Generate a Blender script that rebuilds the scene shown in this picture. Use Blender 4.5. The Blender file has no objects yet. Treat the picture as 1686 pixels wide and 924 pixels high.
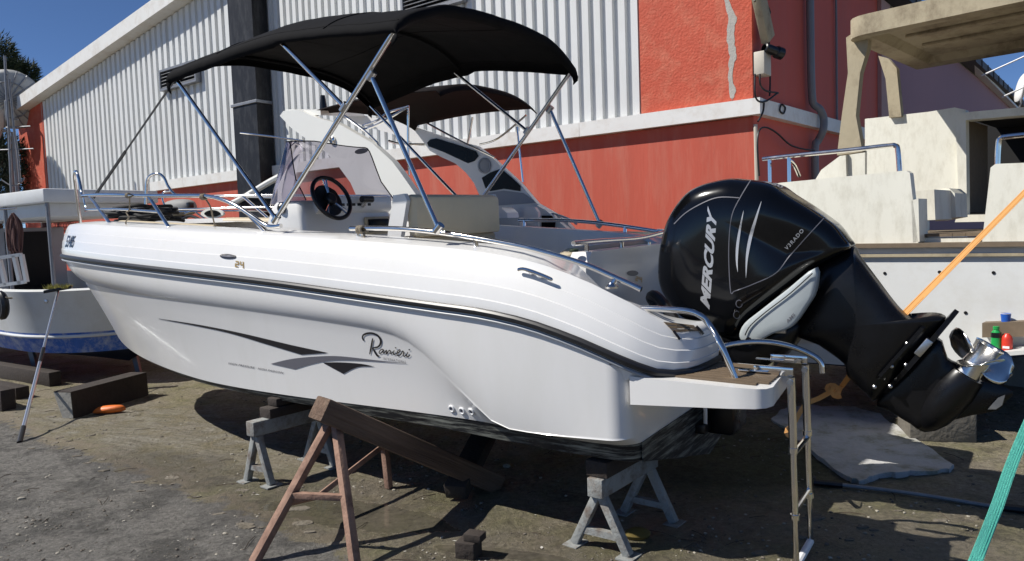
import bpy, bmesh, math, random
from mathutils import Vector as V, Matrix
from mathutils.bvhtree import BVHTree
from math import sin, cos, pi, radians as rad, sqrt
random.seed(7)
SC = bpy.context.scene
COL = SC.collection
# ------------------------------------------------------------------ camera
F = 1200.0; CX, CY, CAMH = 843.0, 462.0, 1.65
PITCH, ROLL = rad(3.6), rad(2.0)
FW = V((0, cos(PITCH), -sin(PITCH))); R0 = V((1, 0, 0)); U0 = V((0, sin(PITCH), cos(PITCH)))
RT = R0*cos(ROLL) - U0*sin(ROLL); UP = U0*cos(ROLL) + R0*sin(ROLL)
CAM = V((0, 0, CAMH))
cd = bpy.data.cameras.new('camera'); cam = bpy.data.objects.new('camera', cd); COL.objects.link(cam)
cam.matrix_world = Matrix(((RT.x, UP.x, -FW.x, 0), (RT.y, UP.y, -FW.y, 0), (RT.z, UP.z, -FW.z, CAMH), (0, 0, 0, 1)))
cd.sensor_fit = 'HORIZONTAL'; cd.sensor_width = 36; cd.lens = 36*F/1686; cd.clip_start = .05; cd.clip_end = 2000
SC.camera = cam
# ------------------------------------------------------------------ sky, sun, exposure
SUNDIR = V((.99, .09, 0)).normalized()*cos(rad(48)) + V((0, 0, -sin(rad(48))))   # direction the light travels
wd = bpy.data.worlds.new('World'); SC.world = wd; wd.use_nodes = True
nt = wd.node_tree; bg = nt.nodes['Background']
sk = nt.nodes.new('ShaderNodeTexSky'); sk.sky_type = 'NISHITA'; sk.sun_disc = False
sk.sun_elevation = rad(48); sk.sun_rotation = math.atan2(-SUNDIR.x, -SUNDIR.y)
sk.air_density = .7; sk.dust_density = .0; sk.ozone_density = 7.0; sk.altitude = 3000
nt.links.new(sk.outputs[0], bg.inputs[0]); bg.inputs[1].default_value = .092
sl = bpy.data.lights.new('sun', 'SUN'); sl.energy = 5.0; sl.angle = rad(.53); sl.color = (1, .96, .89)
so = bpy.data.objects.new('sun', sl); COL.objects.link(so); so.rotation_euler = SUNDIR.to_track_quat('-Z', 'Y').to_euler(); so.location = (-10, 0, 14)
vs = SC.view_settings; vs.view_transform = 'Standard'; vs.look = 'None'; vs.exposure = .2; vs.gamma = 1; vs.use_curve_mapping = False
SC.render.resolution_x = 1024; SC.render.resolution_y = 561
# ------------------------------------------------------------------ geometry of the view: pixel of the photo -> point in the place
def ray(x, y): return FW + RT*((x-CX)/F) - UP*((y-CY)/F)
def onplane(x, y, p0, n):
    d = ray(x, y); return CAM + d*(((p0-CAM).dot(n))/d.dot(n))
def ground(x, y, z=0.0):
    d = ray(x, y); return CAM + d*((z-CAMH)/d.z)
def atY(x, y, Y):
    d = ray(x, y); return CAM + d*(Y/d.y)
Zv = V((0, 0, 1))
# frame of the main boat: u forward, v to port (towards the viewer), w up
AR = rad(56); BD = V((-sin(AR), cos(AR), 0)); _n0 = V((-cos(AR), -sin(AR), 0)); RHO = rad(1.3)
BN = _n0*cos(RHO) - Zv*sin(RHO); BK = Zv*cos(RHO) + _n0*sin(RHO)
BO = V((1.188, 4.442, 0))
def W(u, v, w): return BO + BD*u + BN*v + BK*w
def Lc(p): q = p-BO; return V((q.dot(BD), q.dot(BN), q.dot(BK)))
def pv(x, y, v): return onplane(x, y, BO+BN*v, BN)
def pu(x, y, u): return onplane(x, y, BO+BD*u, BD)
def pw(x, y, w): return onplane(x, y, BO+BK*w, BK)
def frame(o, a, b, c): return Matrix(((a.x, b.x, c.x, o.x), (a.y, b.y, c.y, o.y), (a.z, b.z, c.z, o.z), (0, 0, 0, 1)))
# ------------------------------------------------------------------ materials
MATS = {}
def pm(name, col, rough=.5, metal=0., var=.12, scale=6., bump=0., bscale=40., coat=0., dirt=None, dscale=3., damt=.4, spec=.5, rvar=.0, stretch=None, rot=None):
    m = bpy.data.materials.new(name); m.use_nodes = True; t = m.node_tree; N = t.nodes; K = t.links
    b = N['Principled BSDF']; b.inputs['Metallic'].default_value = metal; b.inputs['Roughness'].default_value = rough
    b.inputs['Coat Weight'].default_value = coat; b.inputs['Coat Roughness'].default_value = .06; b.inputs['Specular IOR Level'].default_value = spec
    tc = N.new('ShaderNodeTexCoord'); co = tc.outputs['Object']
    if stretch:
        mp = N.new('ShaderNodeMapping'); mp.inputs['Scale'].default_value = stretch
        if rot: mp.vector_type = 'TEXTURE'; mp.inputs['Scale'].default_value = tuple(1/q for q in stretch); mp.inputs['Rotation'].default_value = rot
        K.new(co, mp.inputs[0]); co = mp.outputs[0]
    nz = N.new('ShaderNodeTexNoise'); nz.inputs['Scale'].default_value = scale; nz.inputs['Detail'].default_value = 6; nz.inputs['Roughness'].default_value = .65; K.new(co, nz.inputs[0])
    mx = N.new('ShaderNodeMix'); mx.data_type = 'RGBA'
    mx.inputs[6].default_value = tuple(max(0, c*(1-var)) for c in col)+(1,); mx.inputs[7].default_value = tuple(min(1, c*(1+var)) for c in col)+(1,)
    K.new(nz.outputs[0], mx.inputs[0]); out = mx.outputs[2]
    if dirt:
        n2 = N.new('ShaderNodeTexNoise'); n2.inputs['Scale'].default_value = dscale; n2.inputs['Detail'].default_value = 9; n2.inputs['Roughness'].default_value = .72; K.new(co, n2.inputs[0])
        rp = N.new('ShaderNodeMapRange'); rp.inputs[1].default_value = .47; rp.inputs[2].default_value = .68; rp.inputs[4].default_value = damt; K.new(n2.outputs[0], rp.inputs[0])
        m2 = N.new('ShaderNodeMix'); m2.data_type = 'RGBA'; K.new(rp.outputs[0], m2.inputs[0]); K.new(out, m2.inputs[6]); m2.inputs[7].default_value = tuple(dirt)+(1,); out = m2.outputs[2]
    K.new(out, b.inputs['Base Color'])
    if rvar:
        mr = N.new('ShaderNodeMapRange'); mr.inputs[3].default_value = max(.02, rough-rvar); mr.inputs[4].default_value = rough+rvar; K.new(nz.outputs[0], mr.inputs[0]); K.new(mr.outputs[0], b.inputs['Roughness'])
    if bump:
        n3 = N.new('ShaderNodeTexNoise'); n3.inputs['Scale'].default_value = bscale; n3.inputs['Detail'].default_value = 5; K.new(co, n3.inputs[0])
        bp = N.new('ShaderNodeBump'); bp.inputs['Strength'].default_value = bump; bp.inputs['Distance'].default_value = .02; K.new(n3.outputs[0], bp.inputs['Height']); K.new(bp.outputs[0], b.inputs['Normal'])
    MATS[name] = m; return m
pm('gelcoat', (.755, .745, .725), .24, var=.025, scale=1.2, coat=.3, dirt=(.64, .63, .58), dscale=2.4, damt=.30, rvar=.06, stretch=(1, 1, .3))
pm('gelcoat_old', (.77, .75, .65), .45, var=.08, scale=3., dirt=(.36, .32, .22), dscale=10., damt=.32, bump=.06, bscale=14, stretch=(1, 1, .4))
pm('cream_gelcoat', (.80, .79, .73), .28, var=.03, scale=1.5, coat=.2)
pm('grey_gelcoat', (.30, .32, .35), .4, var=.06, scale=3.)
pm('bottom_black', (.012, .013, .016), .55, var=.5, scale=8., dirt=(.30, .32, .28), dscale=6., damt=.5, stretch=(.35, 1, 4), bump=.05)
pm('boot_black', (.010, .011, .014), .5, var=.4, scale=8., dirt=(.50, .52, .45), dscale=8., damt=.55, stretch=(.35, .35, 5), bump=.05, spec=.3)
pm('rubber', (.012, .012, .014), .38, var=.3, scale=20.)
pm('steel', (.74, .72, .69), .10, 1., var=.04, scale=9., rvar=.05)
pm('steel_dull', (.55, .55, .55), .32, 1., var=.1, scale=12., rvar=.1)
pm('chrome_trim', (.68, .68, .68), .3, .25, var=.08)
pm('prop_steel', (.70, .69, .67), .24, 1., var=.12, scale=9., rvar=.10)
pm('canvas', (.0065, .0065, .0075), .9, var=.35, scale=9., bump=.3, bscale=7., spec=.12)
pm('canvas_brown', (.011, .0085, .0085), .9, var=.25, scale=9., bump=.2, bscale=9., spec=.12)
pm('engine_black', (.003, .0032, .004), .14, var=.3, scale=3., coat=.25, rvar=.05, spec=.32)
pm('engine_satin', (.0055, .0055, .0065), .30, var=.5, scale=10., rvar=.14, spec=.35)
pm('engine_grey', (.40, .44, .45), .35, var=.04, scale=5., coat=.2)
pm('decal_black', (.012, .011, .014), .35, var=.15)
pm('decal_grey', (.13, .13, .15), .4, var=.05)
pm('decal_silver', (.50, .51, .53), .3, .35, var=.15, scale=12.)
pm('decal_red', (.35, .02, .03), .4)
pm('gold', (.50, .34, .13), .35, .5, var=.1)
pm('vinyl_beige', (.52, .435, .295), .55, var=.06, scale=8., bump=.05, bscale=60.)
pm('seat_vinyl', (.78, .65, .43), .55, var=.06, scale=8., bump=.05, bscale=60.)
pm('teak', (.135, .095, .058), .6, var=.35, scale=18., stretch=(1, 1, 1), bump=.1, bscale=80.)
pm('teak_old', (.16, .12, .08), .8, var=.3, scale=14.)
pm('red_paint', (.50, .080, .038), .75, var=.22, scale=2.4, dirt=(.60, .22, .13), dscale=3.2, damt=.45, bump=.6, bscale=26.)
pm('red_lower', (.47, .082, .048), .75, var=.16, scale=1.4, dirt=(.50, .18, .125), dscale=2.2, damt=.55, bump=.25, bscale=16., stretch=(1.3, 1.3, .16))
pm('red_side', (.52, .085, .052), .7, var=.15, scale=1.2, dirt=(.42, .12, .09), dscale=1.5, damt=.35, stretch=(1, 1, .25))
pm('purple_paint', (.30, .17, .21), .75, var=.08, scale=.6, stretch=(1, 1, .2))
pm('pink_paint', (.42, .26, .25), .75, var=.08)
pm('sheet_white', (.68, .69, .68), .5, .0, var=.08, scale=1.3, dirt=(.52, .49, .43), dscale=1.6, damt=.25, stretch=(1, 1, .3))
pm('trim_white', (.74, .73, .70), .55, var=.07, scale=2., dirt=(.40, .30, .20), dscale=2.3, damt=.35)
pm('cement', (.42, .40, .36), .9, var=.2, scale=18., bump=.4)
pm('column_black', (.010, .010, .012), .5, var=.45, scale=2.5, spec=.3, dirt=(.10, .10, .10), dscale=5., damt=.35, stretch=(1, 1, .35))
pm('galv', (.24, .25, .27), .5, .4, var=.12, scale=7., dirt=(.12, .10, .09), dscale=6., damt=.4)
pm('gutter', (.035, .035, .04), .6, var=.3)
pm('pipe_grey', (.17, .18, .20), .45, var=.1, scale=5.)
pm('box_beige', (.52, .48, .40), .6, var=.08)
pm('cable', (.01, .01, .012), .5)
pm('rust', (.29, .175, .125), .85, var=.4, scale=16., dirt=(.09, .04, .025), dscale=10., damt=.7, bump=.25, bscale=70.)
pm('trestle_grey', (.27, .28, .27), .75, var=.25, scale=14., dirt=(.10, .055, .03), dscale=9., damt=.85, bump=.25, bscale=60.)
pm('timber', (.10, .062, .040), .85, var=.5, scale=9., stretch=(.4, 4, 4), bump=.5, bscale=22., dirt=(.20, .14, .10), dscale=5., damt=.4)
pm('timber_dark', (.035, .026, .021), .85, var=.5, scale=9., bump=.4, bscale=30.)
pm('timber_grey', (.16, .145, .12), .9, var=.3, scale=12., bump=.4, bscale=30.)
pm('concrete_block', (.30, .29, .26), .9, var=.25, scale=10., bump=.35, bscale=40., dirt=(.08, .06, .05), dscale=4., damt=.6)
pm('hardtop', (.40, .34, .23), .8, var=.25, scale=4., dirt=(.105, .074, .040), dscale=2.0, damt=.85, bump=.15, bscale=18., stretch=(1.6, 1, 1))
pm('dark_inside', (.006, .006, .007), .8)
pm('dark_glass', (.004, .0045, .006), .25, spec=.15)
pm('blue_stripe', (.035, .13, .48), .5, var=.3, scale=9., dirt=(.60, .60, .56), dscale=5., damt=.75)
pm('blue_bottom', (.012, .022, .055), .75, var=.5, scale=5.)
pm('boat_white', (.68, .69, .68), .45, var=.05, scale=3., dirt=(.50, .47, .40), dscale=2.5, damt=.35)
pm('strap_orange', (.80, .40, .13), .75, var=.1, scale=30., bump=.2, bscale=150.)
pm('strap_teal', (.12, .56, .44), .7, var=.12, scale=60., bump=.5, bscale=220.)
pm('strap_dark', (.40, .16, .04), .8)
pm('strap_teal_dark', (.10, .49, .385), .8)
pm('rope', (.30, .25, .18), .9, var=.3, scale=40., bump=.6, bscale=180.)
pm('rope_black', (.008, .008, .009), .8)
pm('rope_brown', (.13, .065, .055), .85, var=.3)
pm('brush', (.33, .30, .07), .9, var=.4, scale=30.)
pm('sponge', (.13, .095, .02), .9, var=.4, scale=30.)
pm('alu', (.60, .62, .65), .28, 1., var=.06)
pm('plastic_green', (.02, .34, .08), .25)
pm('plastic_red', (.62, .045, .025), .35, var=.3, scale=30.)
pm('plastic_blue', (.02, .11, .50), .4)
pm('plastic_orange', (.72, .16, .02), .5, var=.4, scale=25.)
pm('plastic_white', (.78, .78, .78), .4)
pm('plastic_black', (.008, .008, .009), .35, var=.3)
pm('grey_cover', (.25, .25, .24), .7, var=.12, scale=9.)
pm('dish', (.42, .42, .40), .55, var=.1, scale=5., dirt=(.25, .22, .18), dscale=3., damt=.5)
pm('board', (.46, .455, .445), .9, var=.3, scale=9., dirt=(.20, .195, .13), dscale=4.5, damt=1., bump=.7, bscale=16.)
pm('fence_brown', (.06, .022, .018), .7, var=.3)
pm('leaf', (.020, .035, .014), .7, var=.5, scale=2.)
pm('bark', (.07, .05, .035), .9, var=.3)
pm('stone', (.15, .13, .105), .95, var=.6, scale=9.)
pm('rubble', (.155, .135, .105), .95, var=.5, scale=14., bump=.6, bscale=40., dirt=(.12, .10, .07), dscale=6., damt=.7)
pm('stone_pale', (.36, .33, .27), .95, var=.5, scale=9.)
pm('paper', (.5, .48, .43), .9, var=.3)
def tint_glass(name, tint, gloss=.08):
    m = bpy.data.materials.new(name); m.use_nodes = True; t = m.node_tree; t.nodes.clear(); N = t.nodes
    o = N.new('ShaderNodeOutputMaterial'); a = N.new('ShaderNodeBsdfTransparent'); a.inputs[0].default_value = tint+(1,)
    g = N.new('ShaderNodeBsdfGlossy'); g.inputs['Roughness'].default_value = .03; g.inputs[0].default_value = (.9, .9, .95, 1)
    lw = N.new('ShaderNodeFresnel'); lw.inputs[0].default_value = 1.34
    mx = N.new('ShaderNodeMixShader'); t.links.new(lw.outputs[0], mx.inputs[0]); t.links.new(a.outputs[0], mx.inputs[1]); t.links.new(g.outputs[0], mx.inputs[2])
    t.links.new(mx.outputs[0], o.inputs[0]); MATS[name] = m
tint_glass('acrylic', (.53, .51, .56))
def ground_material():
    m = bpy.data.materials.new('yard_ground'); m.use_nodes = True; t = m.node_tree; N = t.nodes; K = t.links; b = N['Principled BSDF']
    tc = N.new('ShaderNodeTexCoord'); co = tc.outputs['Object']
    def noise(s, d=8, r=.65, dist=0.):
        n = N.new('ShaderNodeTexNoise'); n.inputs['Scale'].default_value = s; n.inputs['Detail'].default_value = d; n.inputs['Roughness'].default_value = r; n.inputs['Distortion'].default_value = dist; K.new(co, n.inputs[0]); return n.outputs[0]
    def rng(x, a, c, lo=0., hi=1.):
        r = N.new('ShaderNodeMapRange'); r.inputs[1].default_value = a; r.inputs[2].default_value = c; r.inputs[3].default_value = lo; r.inputs[4].default_value = hi; K.new(x, r.inputs[0]); return r.outputs[0]
    def mix(f, a, c):
        x = N.new('ShaderNodeMix'); x.data_type = 'RGBA'
        if isinstance(f, float): x.inputs[0].default_value = f
        else: K.new(f, x.inputs[0])
        for s, i in ((a, 6), (c, 7)):
            if isinstance(s, tuple): x.inputs[i].default_value = s+(1,)
            else: K.new(s, x.inputs[i])
        return x.outputs[2]
    def math_(op, a, c=None):
        x = N.new('ShaderNodeMath'); x.operation = op
        for s, i in ((a, 0), (c, 1)):
            if s is None: continue
            if isinstance(s, (float, int)): x.inputs[i].default_value = s
            else: K.new(s, x.inputs[i])
        return x.outputs[0]
    sx = N.new('ShaderNodeSeparateXYZ'); K.new(co, sx.inputs[0]); X, Y = sx.outputs[0], sx.outputs[1]
    def blob(cx, cy, rx, ry, ang=0., soft=.5, rough=.5, ns=2.5):
        dx = math_('SUBTRACT', X, cx); dy = math_('SUBTRACT', Y, cy); c, s = cos(ang), sin(ang)
        a = math_('DIVIDE', math_('ADD', math_('MULTIPLY', dx, c), math_('MULTIPLY', dy, s)), rx)
        d = math_('DIVIDE', math_('SUBTRACT', math_('MULTIPLY', dy, c), math_('MULTIPLY', dx, s)), ry)
        r = math_('ADD', math_('MULTIPLY', a, a), math_('MULTIPLY', d, d))
        r = math_('ADD', r, math_('MULTIPLY', math_('SUBTRACT', noise(ns), .5), rough*4))
        return rng(r, 1+soft, 1-soft)
    fine = rng(noise(30., 10, .8), .30, .70); mid = noise(4.5, 9, .7); big = noise(.9, 7, .6); spk = noise(95., 6, .8)
    dirt = mix(fine, (.125, .107, .076), (.54, .47, .355))
    dirt = mix(rng(mid, .40, .66), dirt, mix(fine, (.20, .165, .105), (.60, .51, .37)))
    moss = mix(fine, (.10, .095, .038), (.42, .385, .20))
    mk = rng(noise(1.5, 9, .72), .42, .60, 0., .85)
    dirt = mix(mk, dirt, moss)
    dirt = mix(rng(noise(2.6, 9, .75, .6), .53, .62, 0., .6), dirt, mix(fine, (.045, .038, .027), (.17, .14, .10)))
    green = blob(1.55, 5.2, .95, .8, .3, .5, .35); dirt = mix(math_('MULTIPLY', green, .8), dirt, mix(fine, (.018, .028, .006), (.085, .095, .028)))
    mpr = N.new('ShaderNodeMapping'); mpr.vector_type = 'TEXTURE'; mpr.inputs['Rotation'].default_value = (0, 0, -.42); mpr.inputs['Scale'].default_value = (1.0, .12, 1); K.new(co, mpr.inputs[0])
    stn = N.new('ShaderNodeTexNoise'); stn.inputs['Scale'].default_value = 1.6; stn.inputs['Detail'].default_value = 9; stn.inputs['Roughness'].default_value = .75; stn.inputs['Distortion'].default_value = .5; K.new(mpr.outputs[0], stn.inputs[0]); strat = stn.outputs[0]
    rock = mix(rng(strat, .36, .62), mix(fine, (.11, .095, .065), (.24, .21, .15)), mix(fine, (.27, .25, .20), (.62, .57, .48)))
    rk = blob(-4.0, 6.2, 2.3, 1.3, -.35, .4, .4); dirt = mix(math_('MULTIPLY', rk, .85), dirt, mix(rng(mid, .38, .56), mix(fine, (.15, .13, .07), (.42, .36, .23)), rock))
    # pale specks of broken shell and cement
    dirt = mix(rng(spk, .66, .72, 0., .7), dirt, (.40, .37, .31))
    # asphalt apron in front of the seam
    A, B = ground(0, 692), ground(540, 900); nx, ny = (B-A).normalized().y, -(B-A).normalized().x
    sd = math_('ADD', math_('MULTIPLY', math_('SUBTRACT', X, A.x), nx), math_('MULTIPLY', math_('SUBTRACT', Y, A.y), ny))
    sd = math_('ADD', sd, math_('ADD', math_('MULTIPLY', math_('SUBTRACT', mid, .5), .75), math_('MULTIPLY', math_('SUBTRACT', big, .5), .5)))
    sgn = 1 if (nx*(0-A.x)+ny*(2.5-A.y)) > 0 else -1
    sd = math_('MULTIPLY', sd, float(sgn))
    asph = mix(fine, (.080, .076, .068), (.42, .395, .355)); asph = mix(rng(noise(2.2, 9, .75), .47, .58, 0., .75), asph, mix(fine, (.030, .029, .026), (.15, .142, .126)))
    asph = mix(rng(noise(7., 6, .7), .62, .72, 0., .7), asph, (.24, .22, .18))
    am = rng(sd, -.012, .015); colr = mix(am, dirt, asph)
    ridge = math_('MULTIPLY', rng(math_('ABSOLUTE', math_('ADD', sd, .06)), .12, .02), rng(mid, .38, .55)); colr = mix(math_('MULTIPLY', ridge, .85), colr, (.33, .27, .19))
    # cracks
    vo = N.new('ShaderNodeTexVoronoi'); vo.feature = 'DISTANCE_TO_EDGE'; vo.inputs['Scale'].default_value = .45
    mp = N.new('ShaderNodeVectorMath'); mp.operation = 'ADD'; nn = N.new('ShaderNodeTexNoise'); nn.inputs['Scale'].default_value = 1.7; K.new(co, nn.inputs[0]); K.new(co, mp.inputs[0]); K.new(nn.outputs[1], mp.inputs[1]); K.new(mp.outputs[0], vo.inputs[0])
    ck = math_('MULTIPLY', rng(vo.outputs[0], .010, .002), rng(noise(.7, 4, .6), .56, .66)); colr = mix(math_('MULTIPLY', ck, .5), colr, (.03, .027, .022))
    # wet ground and standing water
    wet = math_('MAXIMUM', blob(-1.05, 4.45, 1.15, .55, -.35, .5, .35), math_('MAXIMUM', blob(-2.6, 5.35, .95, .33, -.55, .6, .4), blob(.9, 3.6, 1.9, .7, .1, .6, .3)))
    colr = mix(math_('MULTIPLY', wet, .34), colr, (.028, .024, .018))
    pud = math_('MAXIMUM', blob(-1.02, 4.33, .66, .20, -.40, .06, .42, 7.), blob(-.12, 3.72, .40, .06, -.3, .08, .35, 8.))
    colr = mix(math_('MULTIPLY', pud, .7), colr, (.035, .033, .03))
    K.new(colr, b.inputs['Base Color'])
    ro = math_('MULTIPLY', math_('SUBTRACT', 1., math_('MULTIPLY', wet, .42)), .92); ro = math_('MULTIPLY', ro, math_('SUBTRACT', 1., math_('MULTIPLY', pud, .84))); K.new(ro, b.inputs['Roughness'])
    hgt = math_('ADD', math_('MULTIPLY', fine, .7), math_('ADD', math_('MULTIPLY', noise(14., 8, .7), .9), math_('MULTIPLY', mid, 1.2)))
    hgt = math_('SUBTRACT', hgt, math_('MULTIPLY', ck, .5))
    bp = N.new('ShaderNodeBump'); bp.inputs['Distance'].default_value = .05; K.new(hgt, bp.inputs['Height']); K.new(math_('MULTIPLY', math_('SUBTRACT', 1., pud), .95), bp.inputs['Strength']); K.new(bp.outputs[0], b.inputs['Normal'])
    MATS['ground'] = m
ground_material()
# ------------------------------------------------------------------ mesh helpers (points are given in world space)
WM = {}
def tag(o, label=None, cat=None, group=None, kind=None):
    for k, x in (('label', label), ('category', cat), ('group', group), ('kind', kind)):
        if x: o[k] = x
    return o
def thing(name, label, cat, mat, group=None):
    o = bpy.data.objects.new(name, None); COL.objects.link(o); o.empty_display_size = .2
    if isinstance(mat, V): mat = Matrix.Translation(mat)
    o.matrix_world = mat; WM[o.name] = mat.copy(); return tag(o, label, cat, group)
class MB:
    def __init__(s): s.v = []; s.f = []
    def add(s, vs, fs):
        n = len(s.v); s.v += [V(p) for p in vs]; s.f += [tuple(i+n for i in f) for f in fs]; return s
    def box(s, c, a, b, cc, bev=0.):   # centre, three half-extent vectors
        c = V(c)
        if bev <= 0:
            P = [c+a*i+b*j+cc*k for i in (-1, 1) for j in (-1, 1) for k in (-1, 1)]
            return s.add(P, [(0, 1, 3, 2), (4, 6, 7, 5), (0, 4, 5, 1), (2, 3, 7, 6), (0, 2, 6, 4), (1, 5, 7, 3)])
        bm = bmesh.new(); bmesh.ops.create_cube(bm, size=2); L = (a.length, b.length, cc.length)
        for q in bm.verts: q.co = V((q.co.x*L[0], q.co.y*L[1], q.co.z*L[2]))
        bmesh.ops.bevel(bm, geom=bm.edges[:], offset=min(bev, min(L)*.9), segments=2, affect='EDGES', profile=.5)
        A, B, C = a.normalized(), b.normalized(), cc.normalized(); bm.verts.index_update()
        s.add([c+A*q.co.x+B*q.co.y+C*q.co.z for q in bm.verts], [[w.index for w in f.verts] for f in bm.faces]); bm.free(); return s
    def beam(s, p, q, w, h, up=Zv, bev=.0):
        p, q = V(p), V(q); d = (q-p); x = d.cross(up)
        if x.length < 1e-6: x = d.cross(V((1, 0, 0)))
        x.normalize(); y = x.cross(d).normalized(); return s.box((p+q)/2, d/2, x*(w/2), y*(h/2), bev)
    def tube(s, pts, r, seg=10, cap=True, closed=False):
        pts = [V(p) for p in pts]; n = len(pts); rr = r if isinstance(r, (list, tuple)) else [r]*n
        T = []
        for i in range(n):
            a = pts[(i-1) % n] if (closed or i) else pts[0]; b = pts[(i+1) % n] if (closed or i < n-1) else pts[-1]
            T.append((b-a).normalized())
        x = T[0].cross(Zv);  x = x if x.length > .05 else T[0].cross(V((1, 0, 0))); x.normalize()
        vs = []
        for i in range(n):
            x = (x - T[i]*x.dot(T[i])).normalized(); y = T[i].cross(x)
            vs += [pts[i] + (x*cos(2*pi*k/seg)+y*sin(2*pi*k/seg))*rr[i] for k in range(seg)]
        fs = [(i*seg+k, i*seg+(k+1) % seg, ((i+1) % n)*seg+(k+1) % seg, ((i+1) % n)*seg+k) for i in range(n if closed else n-1) for k in range(seg)]
        if cap and not closed: fs += [tuple(range(seg))[::-1], tuple((n-1)*seg+k for k in range(seg))]
        return s.add(vs, fs)
    def ribbon(s, pts, w, nrm, th=.003):   # flat strap along pts; nrm = normal of its face
        pts = [V(p) for p in pts]; vs = []; n = len(pts)
        for i in range(n):
            t = (pts[min(i+1, n-1)]-pts[max(i-1, 0)]).normalized(); nn = (nrm - t*nrm.dot(t)).normalized(); x = t.cross(nn)
            ww = w[i] if isinstance(w, (list, tuple)) else w
            vs += [pts[i]+x*ww/2+nn*th/2, pts[i]-x*ww/2+nn*th/2, pts[i]-x*ww/2-nn*th/2, pts[i]+x*ww/2-nn*th/2]
        fs = [(i*4+k, i*4+(k+1) % 4, i*4+4+(k+1) % 4, i*4+4+k) for i in range(n-1) for k in range(4)]+[(0, 1, 2, 3), tuple((n-1)*4+k for k in (3, 2, 1, 0))]
        return s.add(vs, fs)
    def grid(s, rows, closed_u=False, closed_v=False):
        n = len(rows); m = len(rows[0]); vs = [p for r in rows for p in r]
        fs = [(i*m+j, i*m+(j+1) % m, ((i+1) % n)*m+(j+1) % m, ((i+1) % n)*m+j) for i in range(n if closed_u else n-1) for j in range(m if closed_v else m-1)]
        return s.add(vs, fs)
    def lathe(s, o, ax, prof, seg=24, ref=None):   # prof: (distance along ax, radius)
        ax = ax.normalized(); x = (ref or (ax.cross(Zv) if abs(ax.z) < .95 else ax.cross(V((1, 0, 0))))); x = (x-ax*x.dot(ax)).normalized(); y = ax.cross(x)
        rows = [[o+ax*t+(x*cos(2*pi*k/seg)+y*sin(2*pi*k/seg))*max(r, 1e-4) for k in range(seg)] for t, r in prof]
        return s.grid(rows, closed_v=True)
    def prism(s, pts, ext):   # closed planar outline extruded by ext
        pts = [V(p) for p in pts]; n = len(pts)
        return s.add(pts+[p+ext for p in pts], [tuple(range(n))[::-1], tuple(range(n, 2*n))]+[(i, (i+1) % n, n+(i+1) % n, n+i) for i in range(n)])
    def pillow(s, outl, c, ext, W0, p=3.2, q=2.4, lay=13, lo=-1., wf=None, fl=.0):   # outline (in plane) swelling to +-W0 along ext with rounded rims
        rows = []
        for i in range(lay):
            a = lo+(1-lo)*i/(lay-1); a = math.copysign(1-(1-abs(a))**1.7, a); sc = max(.02, (1-abs(a)**p))**(1/q)
            sc = fl+(1-fl)*sc if abs(a) < .999 else fl+.02
            rows.append([c+(P-c)*sc+ext*(a*W0*(wf(P) if wf else 1)) for P in outl])
        s.grid(rows, closed_v=True); n = len(s.v); m = len(outl)
        s.f += [tuple(range(n-m, n)), tuple(range(n-len(rows)*m, n-len(rows)*m+m))[::-1]]; return s
    def build(s, name, mat, parent=None, smooth=True, angle=35, sub=0, label=None, kind=None):
        me = bpy.data.meshes.new(name); pmx = WM[parent.name].inverted() if parent else None
        org = None
        if not parent:   # origin at the base centre of the thing
            xs = [p.x for p in s.v]; ys = [p.y for p in s.v]; org = V(((min(xs)+max(xs))/2, (min(ys)+max(ys))/2, min(p.z for p in s.v))); pmx = Matrix.Translation(-org)
        me.from_pydata([tuple(pmx @ p) for p in s.v], [], s.f); me.validate(); me.update()
        bm = bmesh.new(); bm.from_mesh(me); bmesh.ops.remove_doubles(bm, verts=bm.verts, dist=1e-5); bmesh.ops.recalc_face_normals(bm, faces=bm.faces); bm.to_mesh(me); bm.free()
        me.materials.append(MATS[mat])
        for p in me.polygons: p.use_smooth = smooth
        if smooth: me.set_sharp_from_angle(angle=rad(angle))
        o = bpy.data.objects.new(name, me); COL.objects.link(o)
        if parent: o.parent = parent; WM[o.name] = WM[parent.name]
        else: o.location = org; WM[o.name] = Matrix.Translation(org)
        if sub: md = o.modifiers.new('s', 'SUBSURF'); md.levels = md.render_levels = sub
        return tag(o, label, kind=kind)
def cr(pts, n=8, closed=False):   # Catmull-Rom
    pts = [V(p) for p in pts]; N_ = len(pts); out = []
    for i in range(N_ if closed else N_-1):
        g = (lambda k: pts[k % N_]) if closed else (lambda k: pts[max(0, min(N_-1, k))])
        a, b, c, d = g(i-1), g(i), g(i+1), g(i+2)
        for j in range(n):
            t = j/n; out.append(.5*((2*b)+(c-a)*t+(2*a-5*b+4*c-d)*t*t+(3*b-3*c+d-a)*t**3))
    if not closed: out.append(pts[-1])
    return out
def itp(tab, x):
    if x <= tab[0][0]: return tab[0][1]
    for i in range(len(tab)-1):
        a, b = tab[i], tab[i+1]
        if x <= b[0]:
            t = (x-a[0])/(b[0]-a[0]); m0 = tab[max(0, i-1)]; m3 = tab[min(len(tab)-1, i+2)]
            s0 = (b[1]-m0[1])/(b[0]-m0[0]); s1 = (m3[1]-a[1])/(m3[0]-a[0]); h = b[0]-a[0]
            return (2*t**3-3*t*t+1)*a[1]+(t**3-2*t*t+t)*h*s0+(-2*t**3+3*t*t)*b[1]+(t**3-t*t)*h*s1
    return tab[-1][1]
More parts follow.
